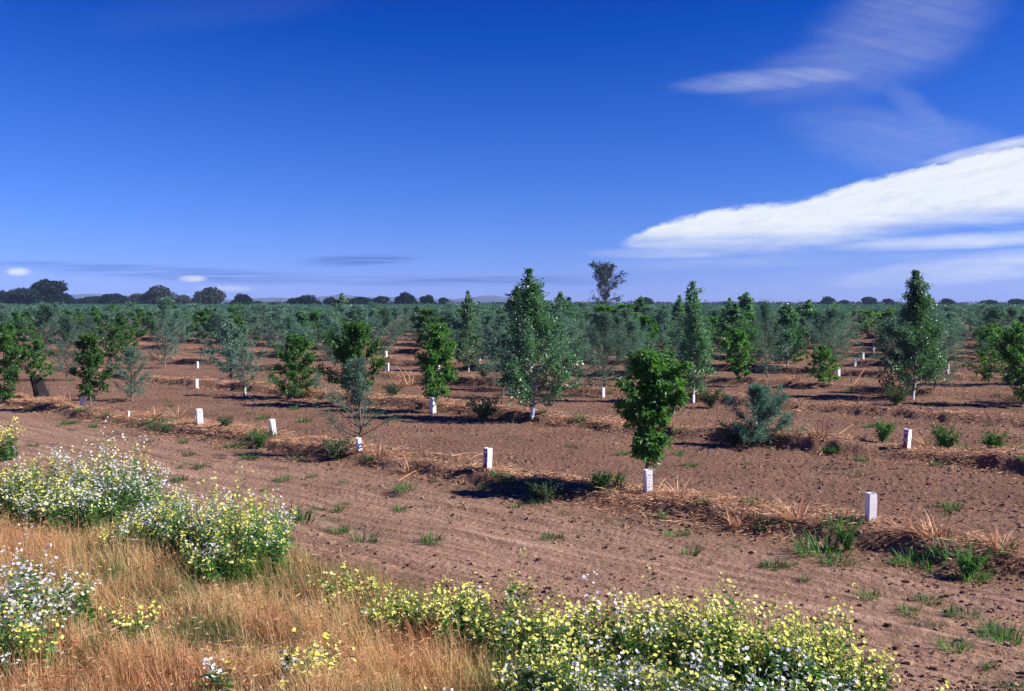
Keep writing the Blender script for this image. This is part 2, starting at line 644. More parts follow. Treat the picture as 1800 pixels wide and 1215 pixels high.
M['bark'] = plain("bark", (0.16, .12, .10), .85, .35, 30, .5)
M['bark_pale'] = plain("bark_pale", (0.36, .34, .31), .7, .3, 25, .4)
M['bark_dark'] = plain("bark_dark", (0.018, .014, .017), .9, .4, 12, .8)
M['weed'] = foliage("weed", [(0.03, .085, .03), (.05, .13, .04), (.09, .19, .06)], .35, .5, .3)
M['weed_dull'] = foliage("weed_dull", [(0.04, .075, .045), (.07, .11, .06), (.13, .14, .08)], .25, .6, .2)
M['straw'] = foliage("straw", [(0.12, .06, .045), (.26, .13, .085), (.44, .24, .14), (.58, .36, .22), (.72, .52, .36)], .15, .7, .2, tint=(1.1, .9, .7))
M['dry_grass'] = foliage("dry_grass", [(0.40, .24, .115), (.62, .42, .21), (.74, .55, .32), (.38, .29, .13), (.56, .34, .16), (.66, .49, .27)], .3, .65, .2, tint=(1.1, .9, .6))
M['red_grass'] = foliage("red_grass", [(0.30, .13, .075), (.46, .23, .12), (.60, .34, .19), (.22, .15, .07)], .3, .65, .2, tint=(1.1, .9, .6))
M['green_grass'] = foliage("green_grass", [(0.05, .10, .03), (.10, .16, .05), (.20, .21, .08)], .35, .55, .3)
M['radish_leaf'] = foliage("radish_leaf", [(0.04, .125, .045), (.075, .185, .055), (.13, .25, .07)], 0.38, .5, .3)
M['radish_stem'] = plain("radish_stem", (0.10, .17, .06), .6, .3, 8, 0)
M['petal_white'] = foliage("petal_white", [(0.62, .62, .68), (.80, .80, .83), (.86, .84, .80)], .3, .6, .2, tint=(.62, .62, .62))
M['petal_yellow'] = foliage("petal_yellow", [(0.66, .66, .10), (.80, .78, .20), (.85, .83, .36)], .3, .6, .2, tint=(.62, .62, .5))
M['card'] = card_material("card", (0.84, .81, .80), .55, .07, 14, .08)
M['card_red'] = plain("card_red", (0.38, .025, .05), .55, .2, 20, .05)
M['card_dark'] = plain("card_dark", (0.05, .02, .05), .6, .2, 20, .05)
M['card_blue'] = plain("card_blue", (0.04, .06, .28), .5, .2, 20, .05)
M['card_ink'] = plain("card_ink", (0.10, .09, .16), .6, .2, 20, .05)
M['wood_grey'] = plain("wood_grey", (0.30, .25, .24), .85, .3, 9, .5)
M['hill'] = plain("hill", (0.06, .085, .115), .95, .3, .002, 0)  # bluish base colour paints in part of the distance haze

# ------------------------------------------------------------------ the ground: one sheet to the horizon
def build_ground():
    th = np.concatenate([np.linspace(math.radians(90 - 37), math.radians(90 + 37), 1150),
                         np.linspace(math.radians(90 + 37), math.radians(90 - 37 + 360), 70)[1:-1]])
    r = np.concatenate([np.linspace(0.4, 4.2, 26)[:-1], np.geomspace(4.2, 130, 880)[:-1], np.geomspace(130, 5400, 42)])
    R, T = np.meshgrid(r, th, indexing='ij')
    X, Y = R * np.cos(T), R * np.sin(T)
    Z = ground_z(X, Y)
    nr, nt_ = R.shape
    V = np.stack([X, Y, Z], -1).reshape(-1, 3)
    i, j = np.meshgrid(np.arange(nr - 1), np.arange(nt_), indexing='ij')
    j2 = (j + 1) % nt_
    Fq = np.stack([i * nt_ + j, (i + 1) * nt_ + j, (i + 1) * nt_ + j2, i * nt_ + j2], -1).reshape(-1, 4)
    # middle fan closed with quads
    c = [[0 + k, k + 1, nt_ - 2 - k, nt_ - 1 - k] for k in range(nt_ // 2 - 1)]
    mb = MB()
    mb.add(V[None], np.concatenate([Fq, np.array(c)]))
    o = mb.build("ground", M['soil'], smooth=True)
    tag(o, "bare reddish brown tilled soil of the orchard floor with low berms", None, None, 'structure')


build_ground()


def gz(x, y):
    return float(ground_z(np.array([x]), np.array([y]))[0])


def row_pos(k, s):
    p = ROW_N * (ROW0 + ROWS * k) + ROW_D * s
    return p[0], p[1]


# hills far beyond the valley floor
def build_hills():
    def ridge(name, Yd, pts, seed, label):
        xs = np.linspace(uv(pts[0][0], 530)[0] * Yd, uv(pts[-1][0], 530)[0] * Yd, 240)
        px = np.array([uv(p[0], p[1])[0] for p in pts]) * Yd
        pz = np.array([uv(p[0], p[1])[1] for p in pts]) * Yd + CAM_H
        top = np.interp(xs, px, pz)
        top = np.maximum(top * (1 + .16 * (vnoise(xs / 70, xs * 0, seed) - .5) + .10 * (vnoise(xs / 25, xs * 0, seed + 1) - .5)), 0.5)
        prof = [(-700, -1), (-450, .25), (-220, .7), (0, 1), (400, .6), (800, -1)]
        rows = []
        for dy, f in prof:
            wob = (vnoise(xs / 160, xs * 0 + dy, seed + 3) - .5)
            rows.append(np.stack([xs, Yd + dy + wob * 160, np.where(f < 0, -3, top * (f + (wob * .25 if 0 < f < 1 else 0)))], 1))
        V = np.stack(rows, 0)
        n = len(xs)
        f = [[i * n + j, i * n + j + 1, (i + 1) * n + j + 1, (i + 1) * n + j] for i in range(len(prof) - 1) for j in range(n - 1)]
        mb = MB()
        mb.add(V.reshape(1, -1, 3), f)
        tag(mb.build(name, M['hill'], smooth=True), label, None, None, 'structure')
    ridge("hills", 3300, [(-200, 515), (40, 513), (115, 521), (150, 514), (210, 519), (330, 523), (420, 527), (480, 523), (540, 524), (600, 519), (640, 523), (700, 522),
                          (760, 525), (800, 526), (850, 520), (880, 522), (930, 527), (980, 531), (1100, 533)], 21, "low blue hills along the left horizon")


build_hills()


# ------------------------------------------------------------------ trees
def bez(a, c, b, t):
    t = t[:, None]
    return a * (1 - t) ** 2 + 2 * c * t * (1 - t) + b * t * t


PROF = {
    'vase': [(0, .0), (.16, .03), (.24, .09), (.36, .15), (.55, .20), (.75, .25), (.9, .20), (1, .06)],
    'column': [(0, .02), (.16, .06), (.25, .12), (.5, .17), (.8, .17), (.93, .12), (1, .04)],
    'poplar': [(0, .12), (.08, .19), (.2, .245), (.35, .24), (.5, .20), (.62, .155), (.72, .11), (.82, .06), (.9, .035), (1, .015)],
    'feather': [(0, .03), (.15, .12), (.35, .26), (.6, .30), (.8, .22), (.93, .10), (1, .03)],
    'bush': [(0, .12), (.1, .22), (.35, .32), (.65, .30), (.85, .2), (1, .06)],
    'round': [(0, 0), (.2, .1), (.3, .25), (.5, .36), (.75, .36), (.92, .22), (1, .05)],
}
KIND = {   # profile, limbs, leaves, leaf length, leaf width, clear, rise, spread, leaf material, bark
    'dense': ('vase', 26, 2300, .086, .046, .15, 1.15, .28, 'leaf_dense', 'bark'),
    'column': ('column', 26, 2200, .084, .045, .15, .9, .28, 'leaf_dense', 'bark'),
    'poplar': ('poplar', 56, 3700, .060, .052, .05, .85, .22, 'leaf_poplar', 'bark_pale'),
    'feather': ('feather', 38, 5200, .062, .013, .09, .95, .26, 'leaf_feather', 'bark'),
    'bush': ('bush', 30, 3000, .07, .038, .03, .6, .28, 'leaf_dense', 'bark'),
}


def gen_tree(kind, h, seed, dens=1.0, size=1.0, prof=None, widen=1.0, lod=False, mats=None, shift=0.0, clear=None, tr=None, rise=None, splay=None):
    pr, nl, nleaf, LL, LW, clr, ris, spr, lm, bk = KIND[kind]
    clr = clr if clear is None else clear
    ris = ris if rise is None else rise
    rng = np.random.default_rng(seed)
    P = np.array(prof or PROF[pr])
    widen = widen * (1.08 if kind == 'poplar' else 1.22)
    rad = lambda z: np.interp(z / h, P[:, 0], P[:, 1]) * h * widen
    tr = tr or (0.009 * h + .008)
    n = 8
    tz = np.linspace(-0.03, h * .96, n)
    wob = np.cumsum(rng.normal(0, .010 * h, (n, 2)), 0)
    wob[0] = 0
    wob += shift * h * (np.linspace(0, 1, n) ** 2)[:, None] * np.array([1, 0])
    tp = np.column_stack([wob, tz])
    trunk = MB()
    trad = tr * (1 - .85 * np.linspace(0, 1, n)) + .002
    tube(trunk, tp, trad)
    at = lambda z: np.array([np.interp(z, tz, tp[:, 0]), np.interp(z, tz, tp[:, 1]), z])
    nl = int(nl * (0.6 if lod else 1))
    limbs = []
    az0 = rng.uniform(0, 6.28)
    for i in range(nl):
        f = (i + rng.uniform(0, 1)) / nl
        z0 = h * (clr + (0.90 - clr) * f ** 1.05)
        az = az0 + i * 2.39996 + rng.normal(0, .35)
        zt = min(z0 + ris * rad(z0) * rng.uniform(.5, 1.3), h * .985)
        R = max(rad(zt), .03 * h) * (rng.uniform(.55, 1.05) if rng.uniform() < .85 else rng.uniform(1.05, 1.15 if kind == 'dense' else 1.35))
        a = at(z0)
        c0 = at(zt)
        b = np.array([c0[0] + R * math.cos(az), c0[1] + R * math.sin(az), zt])
        c = np.array([a[0] * .45 + b[0] * .55, a[1] * .45 + b[1] * .55, a[2] * .75 + b[2] * .25]) + rng.normal(0, .02 * h, 3)
        limbs.append((a, c, b, R))
        tt = np.linspace(0, 1, 4 if lod else 6)
        r0 = np.interp(z0, tz, trad) * .55
        tube(trunk, bez(a, c, b, tt), r0 * (1 - .8 * tt) + .0015 * max(1, h / 4), n=4 if lod else 5)
    lens = np.array([np.linalg.norm(l[2] - l[0]) for l in limbs]) + .06 * h
    nleaf = int(nleaf * dens * 1.9 * (h / 2.4) ** .6)
    cnt = rng.multinomial(nleaf, lens / lens.sum())
    Ps, Ds = [], []
    for (a, c, b, R), k in zip(limbs, cnt):
        k_t = max(2, int(k / 22))
        tw_t = np.clip(rng.beta(1.7, 1.0, k_t), .12, 1.0)
        tb = bez(a, c, b, tw_t)
        td = nrm(rng.normal(0, 1, (k_t, 3)) + nrm((b - a)[None]) * 1.1 + np.array([0, 0, .25]))
        tl = rng.uniform(.35, 1.0, k_t) * (spr * 1.3 * R + .035 * h)
        pick = rng.integers(0, k_t, k)
        t = rng.uniform(0.1, 1.05, k)
        p = tb[pick] + td[pick] * (tl[pick] * t)[:, None] + rng.normal(0, .016 * h, (k, 3))
        out = p - at(0) * 0
        o2 = nrm(np.column_stack([p[:, 0], p[:, 1], np.zeros(k)]))
        D = td[pick] * .6 + o2 * .5 + rng.normal(0, .55, (k, 3))
        if kind in ('dense', 'column', 'bush'):
            D[:, 2] -= .55
        Ps.append(p)
        Ds.append(D)
    # leader
    k = int(nleaf * .05) + 6
    z = h * (1 - .28 * rng.uniform(0, 1, k) ** 1.3)
    q = np.array([at(min(zz, h * .96)) for zz in z])
    q[:, 2] = z
    q[:, :2] += rng.normal(0, 1, (k, 2)) * (.012 * h + .35 * rad(z))[:, None] * .6
    Ps.append(q)
    Ds.append(nrm(rng.normal(0, 1, (k, 3))))
    Pa, Da = np.concatenate(Ps), np.concatenate(Ds)
    ok = Pa[:, 2] > .06 * h
    Pa, Da = Pa[ok], Da[ok]
    Nn = nrm(rng.normal(0, .75, Pa.shape) + np.array([0, 0, .9]) + .4 * nrm(np.column_stack([Pa[:, 0], Pa[:, 1], 0 * Pa[:, 0]])))
    sz = size * rng.uniform(.65, 1.25, len(Pa))
    crown = MB()
    if lod:
        crown.add(diam(Pa, Da, Nn, LL * sz, LW * sz), DIAM)
    else:
        crown.add(leaf6(Pa, Da, Nn, LL * sz, LW * sz), LEAF6)
    nm = f"{kind}"
    return (trunk.mesh(nm + "_trunk", M[bk], True), crown.mesh(nm + "_crown", M[lm] if not mats else M[mats]))


def place_tree(meshes, name, label, loc, rotz=0.0, scale=1.0, group=None, cat="young tree"):
    t = thing(name, label, cat, loc, rotz, group)
    t.scale = (scale, scale, scale) if not isinstance(scale, tuple) else scale
    obj("trunk", meshes[0], t)
    obj("crown", meshes[1], t)
    return t


LAND = []     # landmarks for describing small things: (x, y, words)


def on_berm(px, py):
    x, y = G(px, py, .2)
    return x, y, gz(x, y)


def hpx(py_top, py_base, y):
    return (py_base - py_top) * y / F


TAKEN = []
near_trees = [
    # kind, base px, base py, top py, label, options
    ('dense', 1138, 856, 612, "dark leafy vase-shaped young tree rising above a white carton in the foreground", dict(dens=2.0, shift=.05, tr=.02, size=.95, clear=.2, widen=.80, prof=[(0, 0), (.2, .03), (.26, .07), (.36, .12), (.52, .17), (.72, .215), (.88, .20), (1, .10)])),
    ('column', 160, 712, 583, "narrow dark green young tree at left rising behind a small white carton", dict(dens=1.1)),
    ('column', 5, 700, 560, "bright green bushy young tree cut off by the left picture edge", dict(dens=1.4, widen=1.5, clear=.05)),
    ('feather', 631, 786, 630, "sparse grey-green feathery sapling spreading from a blue and white wrapper", dict(dens=.6, clear=.10, widen=1.5, rise=1.6)),
    ('bush', 517, 690, 578, "dark dense shrub-like young tree left of the stout leafy tree", dict(dens=1.5)),
    ('column', 618, 702, 555, "stout leafy young tree with bright right side, directly behind the feathery sapling", dict(dens=2.3, widen=1.75)),
    ('column', 762, 712, 560, "slim dark columnar young tree standing in a pale translucent guard", dict(dens=1.7)),
    ('poplar', 937, 727, 470, "tallest conical poplar in the middle, with a pointed top", dict(dens=1.4, widen=1.0)),
    ('feather', 1330, 768, 662, "loose silvery feathery bush on the second berm, left of the red printed carton", dict(dens=2.4, clear=.02, widen=2.3, rise=1.0)),
    ('poplar', 1605, 690, 464, "tall poplar at right with a leafy spire above the horizon and lit right side", dict(dens=1.9, widen=1.18, prof=[(0, .12), (.08, .17), (.2, .215), (.38, .22), (.5, .19), (.6, .15), (.68, .10), (.74, .05), (.84, .035), (.93, .035), (1, .02)])),
    ('feather', 1060, 686, 540, "pale feathery young tree in a white guard, left behind the vase-shaped tree", dict(dens=1.0)),
    ('poplar', 1219, 697, 486, "slender poplar with a small leafy tuft above the horizon", dict(dens=.8, prof=[(0, .04), (.1, .12), (.25, .17), (.45, .15), (.6, .06), (.7, .03), (.76, .05), (.9, .045), (1, .01)])),
    ('bush', 1450, 673, 604, "small round dark shrub with a bright right edge on the fourth berm", dict(dens=.9)),
    ('column', 1795, 702, 556, "dark dense young tree cut off by the right picture edge", dict(dens=1.6, widen=1.4, clear=.06)),
    ('bush', 1740, 668, 560, "dark shrubby young tree just left of the tree at the right picture edge", dict(dens=1.1)),
    ('column', 1298, 670, 570, "dark narrow young tree right of the slender poplar", dict(dens=.9)),
    ('bush', 406, 660, 552, "dark feathery young tree beside the long pale straw bank at left", dict(dens=1.1, mats='leaf_feather')),
    ('feather', 232, 694, 600, "silvery sprawling low shrub right of the narrow tree at left", dict(dens=.8, clear=.02, widen=1.3)),
    ('bush', 204, 633, 566, "rounded yellow-green young tree behind the narrow tree at left", dict(dens=.9)),
    ('feather', 430, 686, 600, "thin grey feathery sapling with a white base behind the dark shrub-like tree", dict(dens=.35)),
    ('poplar', 824, 645, 505, "poplar with a small pointed tip breaking the horizon, left of the tallest poplar", dict(dens=.9)),
    ('feather', 290, 640, 516, "feathery grey-green young tree in front of the dark oaks at left", dict(dens=1.1)),
    ('feather', 1350, 665, 530, "tall feathery young tree behind the loose silvery bush", dict(dens=1.0)),
    ('bush', 1397, 632, 574, "small dark shrub with bright right edge left of the round shrub", dict(dens=.8)),
    ('feather', 1465, 640, 535, "grey-green feathery young tree behind the round dark shrub", dict(dens=1.0)),
    ('poplar', 1010, 640, 516, "poplar with a thin tip, right of the tallest poplar and under the bare tall tree", dict(dens=.8)),
    ('poplar', 1192, 625, 513, "thin poplar tip left of the slender poplar with the leafy tuft", dict(dens=.8)),
    ('poplar', 1283, 620, 518, "thin poplar rising to the horizon right of the slender poplar", dict(dens=.7)),
    ('feather', 675, 625, 535, "pale feathery tree behind the stout leafy tree", dict(dens=1.0)),
    ('feather', 118, 660, 545, "broad silvery feathery tree behind the leaning dark stump", dict(dens=1.2, widen=1.2)),
    ('feather', 1120, 670, 555, "silvery feathery tree directly behind the vase-shaped tree's left half", dict(dens=1.1)),
    ('feather', 885, 690, 575, "low feathery tree pressed against the left side of the tallest poplar", dict(dens=.7)),
]
for i, (kind, px, py, top, label, opt) in enumerate(near_trees):
    x, y, z = on_berm(px, py)
    h = hpx(top, py, y)
    far = y > 38
    opt = dict(opt)
    if far:
        opt['size'] = 1.35
        opt['dens'] = opt.get('dens', 1) * .6
    ms = gen_tree(kind, h, 100 + i, **opt)
    name = {'dense': 'young_orchard_tree', 'column': 'young_orchard_tree', 'poplar': 'young_poplar', 'feather': 'feathery_sapling', 'bush': 'bushy_young_tree'}[kind]
    place_tree(ms, name, label, (x, y, z), group="young trees planted along the soil berms")
    TAKEN.append((x, y, 1.5 if kind != 'poplar' else 1.9))

# shared variants for the rest of the plantation
VAR = {'near': {}, 'mid': {}, 'far': {}}
for kind, hs in (('dense', (2.1, 2.3)), ('column', (2.1, 2.4)), ('poplar', (2.7, 3.1, 2.9)), ('feather', (2.4, 2.6, 2.3, 2.7)), ('bush', (1.8, 2.1))):
    VAR['near'][kind] = [gen_tree(kind, h, 300 + j * 7 + len(kind), dens=.8, size=1.12) for j, h in enumerate(hs)]
    VAR['mid'][kind] = [gen_tree(kind, h, 500 + j * 7 + len(kind), dens=.36, size=1.75, clear=.06) for j, h in enumerate(hs)]
    VAR['far'][kind] = [gen_tree(kind, h, 700 + j * 7 + len(kind), dens=.13, size=2.9, lod=True, clear=.03) for j, h in enumerate(hs)]

KNAME = {'dense': 'young_orchard_tree', 'column': 'young_orchard_tree', 'poplar': 'young_poplar', 'feather': 'feathery_sapling', 'bush': 'bushy_young_tree'}
KWORD = {'dense': "dark leafy young tree", 'column': "narrow leafy young tree", 'poplar': "pointed young poplar", 'feather': "grey-green feathery sapling",
         'bush': "low dark bushy young tree"}
ORD = ["first", "second", "third", "fourth", "fifth", "sixth", "seventh", "eighth", "ninth", "tenth", "eleventh", "twelfth", "thirteenth", "fourteenth", "fifteenth", "sixteenth", "seventeenth", "eighteenth", "nineteenth", "twentieth"]


def to_px(x, y, z=0.2):
    cz, cy = z - CAM_H, y
    yy = cy * math.cos(PITCH) - cz * math.sin(PITCH)
    zz = cy * math.sin(PITCH) + cz * math.cos(PITCH)
    return CX + F * x / yy, CY - F * zz / yy


random.seed(11)
cands, cart_spots = [], []
for k in range(2, 80):
    gap = 3.1 if k < 3 else 2.25
    for i in range(int(-806 / gap), int(620 / gap)):
        x, y = row_pos(k, i * gap + .4 * (k % 3))
        x += random.gauss(0, .12)
        y += random.gauss(0, .12)
        if y < 8:
            continue
        px, py = to_px(x, y)
        if px < -130 or px > 1930:
            continue
        d = math.hypot(x, y)
        if d > 470:
            continue
        pres = random.random()
        rr = random.random()
        if any((x - a) ** 2 + (y - b) ** 2 < c * c for a, b, c in TAKEN):
            continue
        if (1484 < px < 1556 and py > 592) or (1690 < px < 1735 and py > 600) or (280 < px < 380 and 610 < py < 690) or (640 < px < 735 and 612 < py < 700) or (855 < px < 1000 and py > 690):
            if d < 90 and pres < .6:
                cart_spots.append((d, x, y, px, py))
            continue
        if (1240 < px < 1480 and py > 660) or (1660 < px < 1800 and py > 640) or (1500 < px < 1700 and py > 690):
            if pres < .1:
                cart_spots.append((d, x, y, px, py))
            continue
        if d < 75 and pres > .93:
            if pres > .97:
                cart_spots.append((d, x, y, px, py))
            continue
        if pres > .97:
            continue
        kind = 'feather' if rr < .55 else 'poplar' if rr < .70 else 'column' if rr < .87 else 'bush' if rr < .95 else 'dense'
        cands.append((d, x, y, k, kind, random.random(), random.random()))
cands.sort()
indiv, rest = cands[:390], cands[390:]
count_in_row = {}
for d, x, y, k, kind, r1, r2 in sorted(indiv, key=lambda c: (c[3], c[1] / c[2])):
    lod = 'near' if d < 46 else 'mid' if d < 80 else 'far'
    ms = VAR[lod][kind]
    ms = ms[int(r1 * len(ms)) % len(ms)]
    sc = .80 + .28 * r2
    if kind == 'poplar':
        sc *= 1.1 if r2 > .9 else .92
    wd = (1.12 + .35 * r1) * (1.0 if d < 46 else 1.15)
    if k <= 7:
        n_ = count_in_row.get((k, kind), 0)
        count_in_row[(k, kind)] = n_ + 1
        label = f"{KWORD[kind]} on the {ORD[k]} berm, {ORD[min(n_, 19)]} such from the left"
        grp = "young trees on the nearer berms"
    else:
        side = "left" if x / y < -.17 else "right" if x / y > .17 else "middle"
        label = f"small {KWORD[kind]} in the crowded distant rows at {side}"
        grp = f"distant {KWORD[kind]}s at the {side} of the field"
    place_tree(ms, KNAME[kind], label, (x, y, gz(x, y)), r1 * 40, (sc * wd, sc * wd, sc), grp)
far_limit = indiv[-1][0]


def far_orchard():
    rng = np.random.default_rng(5)
    mb = MB()
    for d, x, y, k, kind, r1, r2 in rest:
        h = {'feather': 2.6, 'poplar': 2.75, 'column': 2.45, 'bush': 2.2, 'dense': 2.45}[kind] * (.84 + .24 * r2)
        if kind == 'poplar' and r2 > .93:
            h *= 1.22
        n = 120 if d < 170 else 52 if d < 280 else 28
        P = np.array(PROF[KIND[kind][0]])
        z = h * np.clip(rng.beta(1.5, 1.2, n), .06, 1)
        R = np.interp(z / h, P[:, 0], P[:, 1]) * h * (1.15 + .5 * (d > 250))
        a = rng.uniform(0, 6.283, n)
        q = 1.6 * np.maximum(R, .10 * h) * rng.uniform(.2, 1.0, n) ** .5
        p = np.stack([x + q * np.cos(a), y + q * np.sin(a), z], 1)
        s = (.16 if d < 170 else .25 if d < 280 else .38) * rng.uniform(.6, 1.3, n)
        mb.add(diam(p, rng.normal(0, 1, (n, 3)), rng.normal(0, 1, (n, 3)) + np.array([0, 0, .6]), s, s * .62), DIAM)
    o = mb.build("distant_orchard", M['leaf_far'])
    tag(o, "dense green mass of distant orchard rows reaching the horizon", "orchard", None, 'stuff')


far_orchard()


# ------------------------------------------------------------------ far trees on the horizon
def gen_oak(seed, h, w, lobes=9, n=8000, size=.85, mat='leaf_dark', flat=.75, gap=0.0, base=.05):
    rng = np.random.default_rng(seed)
    trunk, crown = MB(), MB()
    tube(trunk, [(0, 0, -.2), (.1, 0, h * .2), (.0, .1, h * .45), (.2, 0, h * .75)], [.06 * h * .6, .045 * h * .6, .03 * h * .6, .01 * h])
    P = []
    for i in range(lobes):
        a = i * 2.4 + rng.uniform(-.4, .4)
        rr = w * .5 * rng.uniform(.25, .72) if i else 0
        cz = h * (rng.uniform(base + .12, .80) if i else .74)
        c = np.array([rr * math.cos(a), rr * math.sin(a), cz])
        R = np.array([w * rng.uniform(.22, .34), w * rng.uniform(.22, .34), h * rng.uniform(.18, .27) * flat / .75])
        tube(trunk, bez(np.array([0, 0, h * .3]), c * .5 + np.array([0, 0, h * .15]), c, np.linspace(0, 1, 5)), np.linspace(.018, .006, 5) * h, n=5)
        k = n // lobes
        q = nrm(rng.normal(0, 1, (k, 3))) * (rng.uniform(.35 - gap, 1, k) ** .5)[:, None]
        P.append(c + q * R)
    P = np.concatenate(P)
    P = P[P[:, 2] > base * h]
    P[:, 2] = np.minimum(P[:, 2], h * (1 - .02 * rng.uniform(0, 1, len(P))))
    s = size * rng.uniform(.6, 1.3, len(P))
    crown.add(diam(P, rng.normal(0, 1, P.shape), rng.normal(0, 1, P.shape) + np.array([0, 0, .5]), s, s * .7), DIAM)
    return trunk.mesh("oak_trunk", M['bark'], True), crown.mesh("oak_crown", M[mat])


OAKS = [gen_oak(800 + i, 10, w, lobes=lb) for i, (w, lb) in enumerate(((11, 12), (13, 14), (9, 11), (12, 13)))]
oak_spots = [  # centre px, top py, width px, depth, label
    (4, 514, 26, 430, "dark far oak at the very left picture edge"),
    (37, 509, 62, 420, "dark rounded far oak left of the tallest far oak"),
    (80, 496, 66, 430, "tallest dark far oak near the left edge of the horizon"),
    (108, 517, 34, 420, "small dark far oak tucked against the right of the tallest far oak"),
    (143, 526, 44, 520, "low dark far tree right of the tallest far oak, first of the low line"),
    (172, 522, 52, 520, "low dark far tree, second of the low line at left"),
    (204, 518, 50, 520, "dark far tree with a domed top in the low line at left"),
    (240, 519, 50, 520, "dark far tree in the low line just left of the paler broad crown"),
    (277, 507, 74, 460, "paler greyish broad far tree above the low dark line"),
    (320, 521, 46, 520, "low dark far tree between the paler broad crown and the big dark dome"),
    (367, 509, 62, 430, "big dark dome-shaped far oak right of the paler broad crown"),
    (423, 519, 38, 430, "small dark far oak right of the big dark dome"),
    (452, 530, 34, 560, "very low dark far tree in the gap on the left horizon"),
    (482, 531, 34, 560, "very low dark far tree just left of the twin domes"),
    (514, 525, 30, 430, "dark far oak, left one of the twin domes"),
    (543, 521, 46, 430, "dark far oak, right one of the twin domes"),
    (583, 524, 32, 430, "single small dark far oak right of the twin domes"),
    (634, 523, 50, 430, "wide low dark far oak, left part of a pair"),
    (668, 522, 34, 440, "ragged dark far oak, right part of a pair"),
    (712, 517, 38, 430, "compact dark globe-shaped far oak on open horizon"),
    (754, 521, 34, 430, "dark far oak right of the compact globe"),
    (781, 524, 20, 430, "tiny dark far oak touching its right-hand neighbour's gap"),
    (1135, 524, 34, 470, "dark far oak alone right of the bare tall tree"),
    (1453, 523, 26, 560, "small dark far oak alone right of centre horizon"),
    (1484, 528, 18, 600, "tiny dark far tree between two small far oaks at right"),
    (1529, 523, 28, 560, "small dark far oak left of the tall right poplar"),
    (1563, 526, 22, 560, "dark far oak half hidden by the tall right poplar"),
    (1662, 526, 26, 560, "small dark far oak right of the tall right poplar"),
    (1740, 528, 30, 600, "low dark far tree near the right end of the horizon"),
    (1789, 526, 34, 560, "dark far oak at the right end of the horizon"),
]
rr = random.Random(3)
for i, (px, top, w, Y, label) in enumerate(oak_spots):
    u_, v_ = uv(px, top)
    H = CAM_H + v_ * Y * 1.12
    W = w / F * Y
    ms = OAKS[i % 4]
    if 'paler' in label:
        ms = gen_oak(880, 10, 12, lobes=14, n=6000, mat='leaf_grey')
    assert len(label.split()) <= 16, label
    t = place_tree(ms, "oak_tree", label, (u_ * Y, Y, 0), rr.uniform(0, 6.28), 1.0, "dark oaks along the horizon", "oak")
    bw = max(ms[1].vertices[j].co.x for j in range(0, len(ms[1].vertices), 3)) * 2
    t.scale = (W / bw * 1.0, W / bw * 1.0, H / 9.6)

# bare-looking tall tree in the middle of the horizon
Yb = 260
ub, vb = uv(1063, 465)
Hb = CAM_H + vb * Yb
ms = gen_tree('dense', Hb, 941, dens=.62, size=3.8, mats='leaf_grey', prof=[(0, 0), (.2, .1), (.3, .2), (.45, .29), (.7, .33), (.9, .30), (1, .2)], clear=.2, widen=.95, tr=.26, rise=1.0)
place_tree(ms, "tall_tree", "tall thinly leaved grey tree standing alone above the middle of the horizon", (ub * Yb, Yb, 0), .4, 1.0, None, "tree")


def treeline():
    """far woods behind the orchard: reads as one low dark band"""
    rng = np.random.default_rng(77)
    mb = MB()
    for i in range(900):
        px = rng.uniform(-200, 2000)
        Y = rng.uniform(620, 900)
        u_, v_ = uv(px, 532 - 4.0 * vnoise(np.array([px / 40.]), np.array([0.]), 4)[0] * rng.uniform(.3, 1.2))
        H = max(CAM_H + v_ * Y, 2.2)
        n = 34
        q = nrm(rng.normal(0, 1, (n, 3))) * (rng.uniform(.2, 1, n) ** .4)[:, None] * np.array([4.5, 4.5, H * .5])
        p = q + np.array([u_ * Y, Y, H * .5])
        s = rng.uniform(.7, 1.5, n)
        mb.add(diam(p, rng.normal(0, 1, (n, 3)), rng.normal(0, 1, (n, 3)), s, s * .7), DIAM)
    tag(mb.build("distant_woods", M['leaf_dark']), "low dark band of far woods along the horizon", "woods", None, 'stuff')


treeline()


# ------------------------------------------------------------------ milk-carton tree guards
def carton_mesh(w=.10, h=.36, seed=0):
    rng = np.random.default_rng(seed)
    mb = MB()
    a, b = w / 2, w / 2 - .003
    zs = [-.05, h * .33, h * .66, h]
    rings_o, rings_i = [], []
    for z in zs:
        j = rng.normal(0, .0018, (4, 2))
        for rings, q in ((rings_o, a), (rings_i, b)):
            rings.append([(sx * q + j[c][0], sy * q + j[c][1], z) for c, (sx, sy) in enumerate(((-1, -1), (1, -1), (1, 1), (-1, 1)))])
    V = np.array(rings_o + rings_i[::-1]).reshape(1, -1, 3)
    k = len(zs) * 2
    f = [[i * 4 + c, i * 4 + (c + 1) % 4, (i + 1) * 4 + (c + 1) % 4, (i + 1) * 4 + c] for i in range(k - 1) for c in range(4)]
    mb.add(V, f)
    return mb.mesh("carton", M['card'])


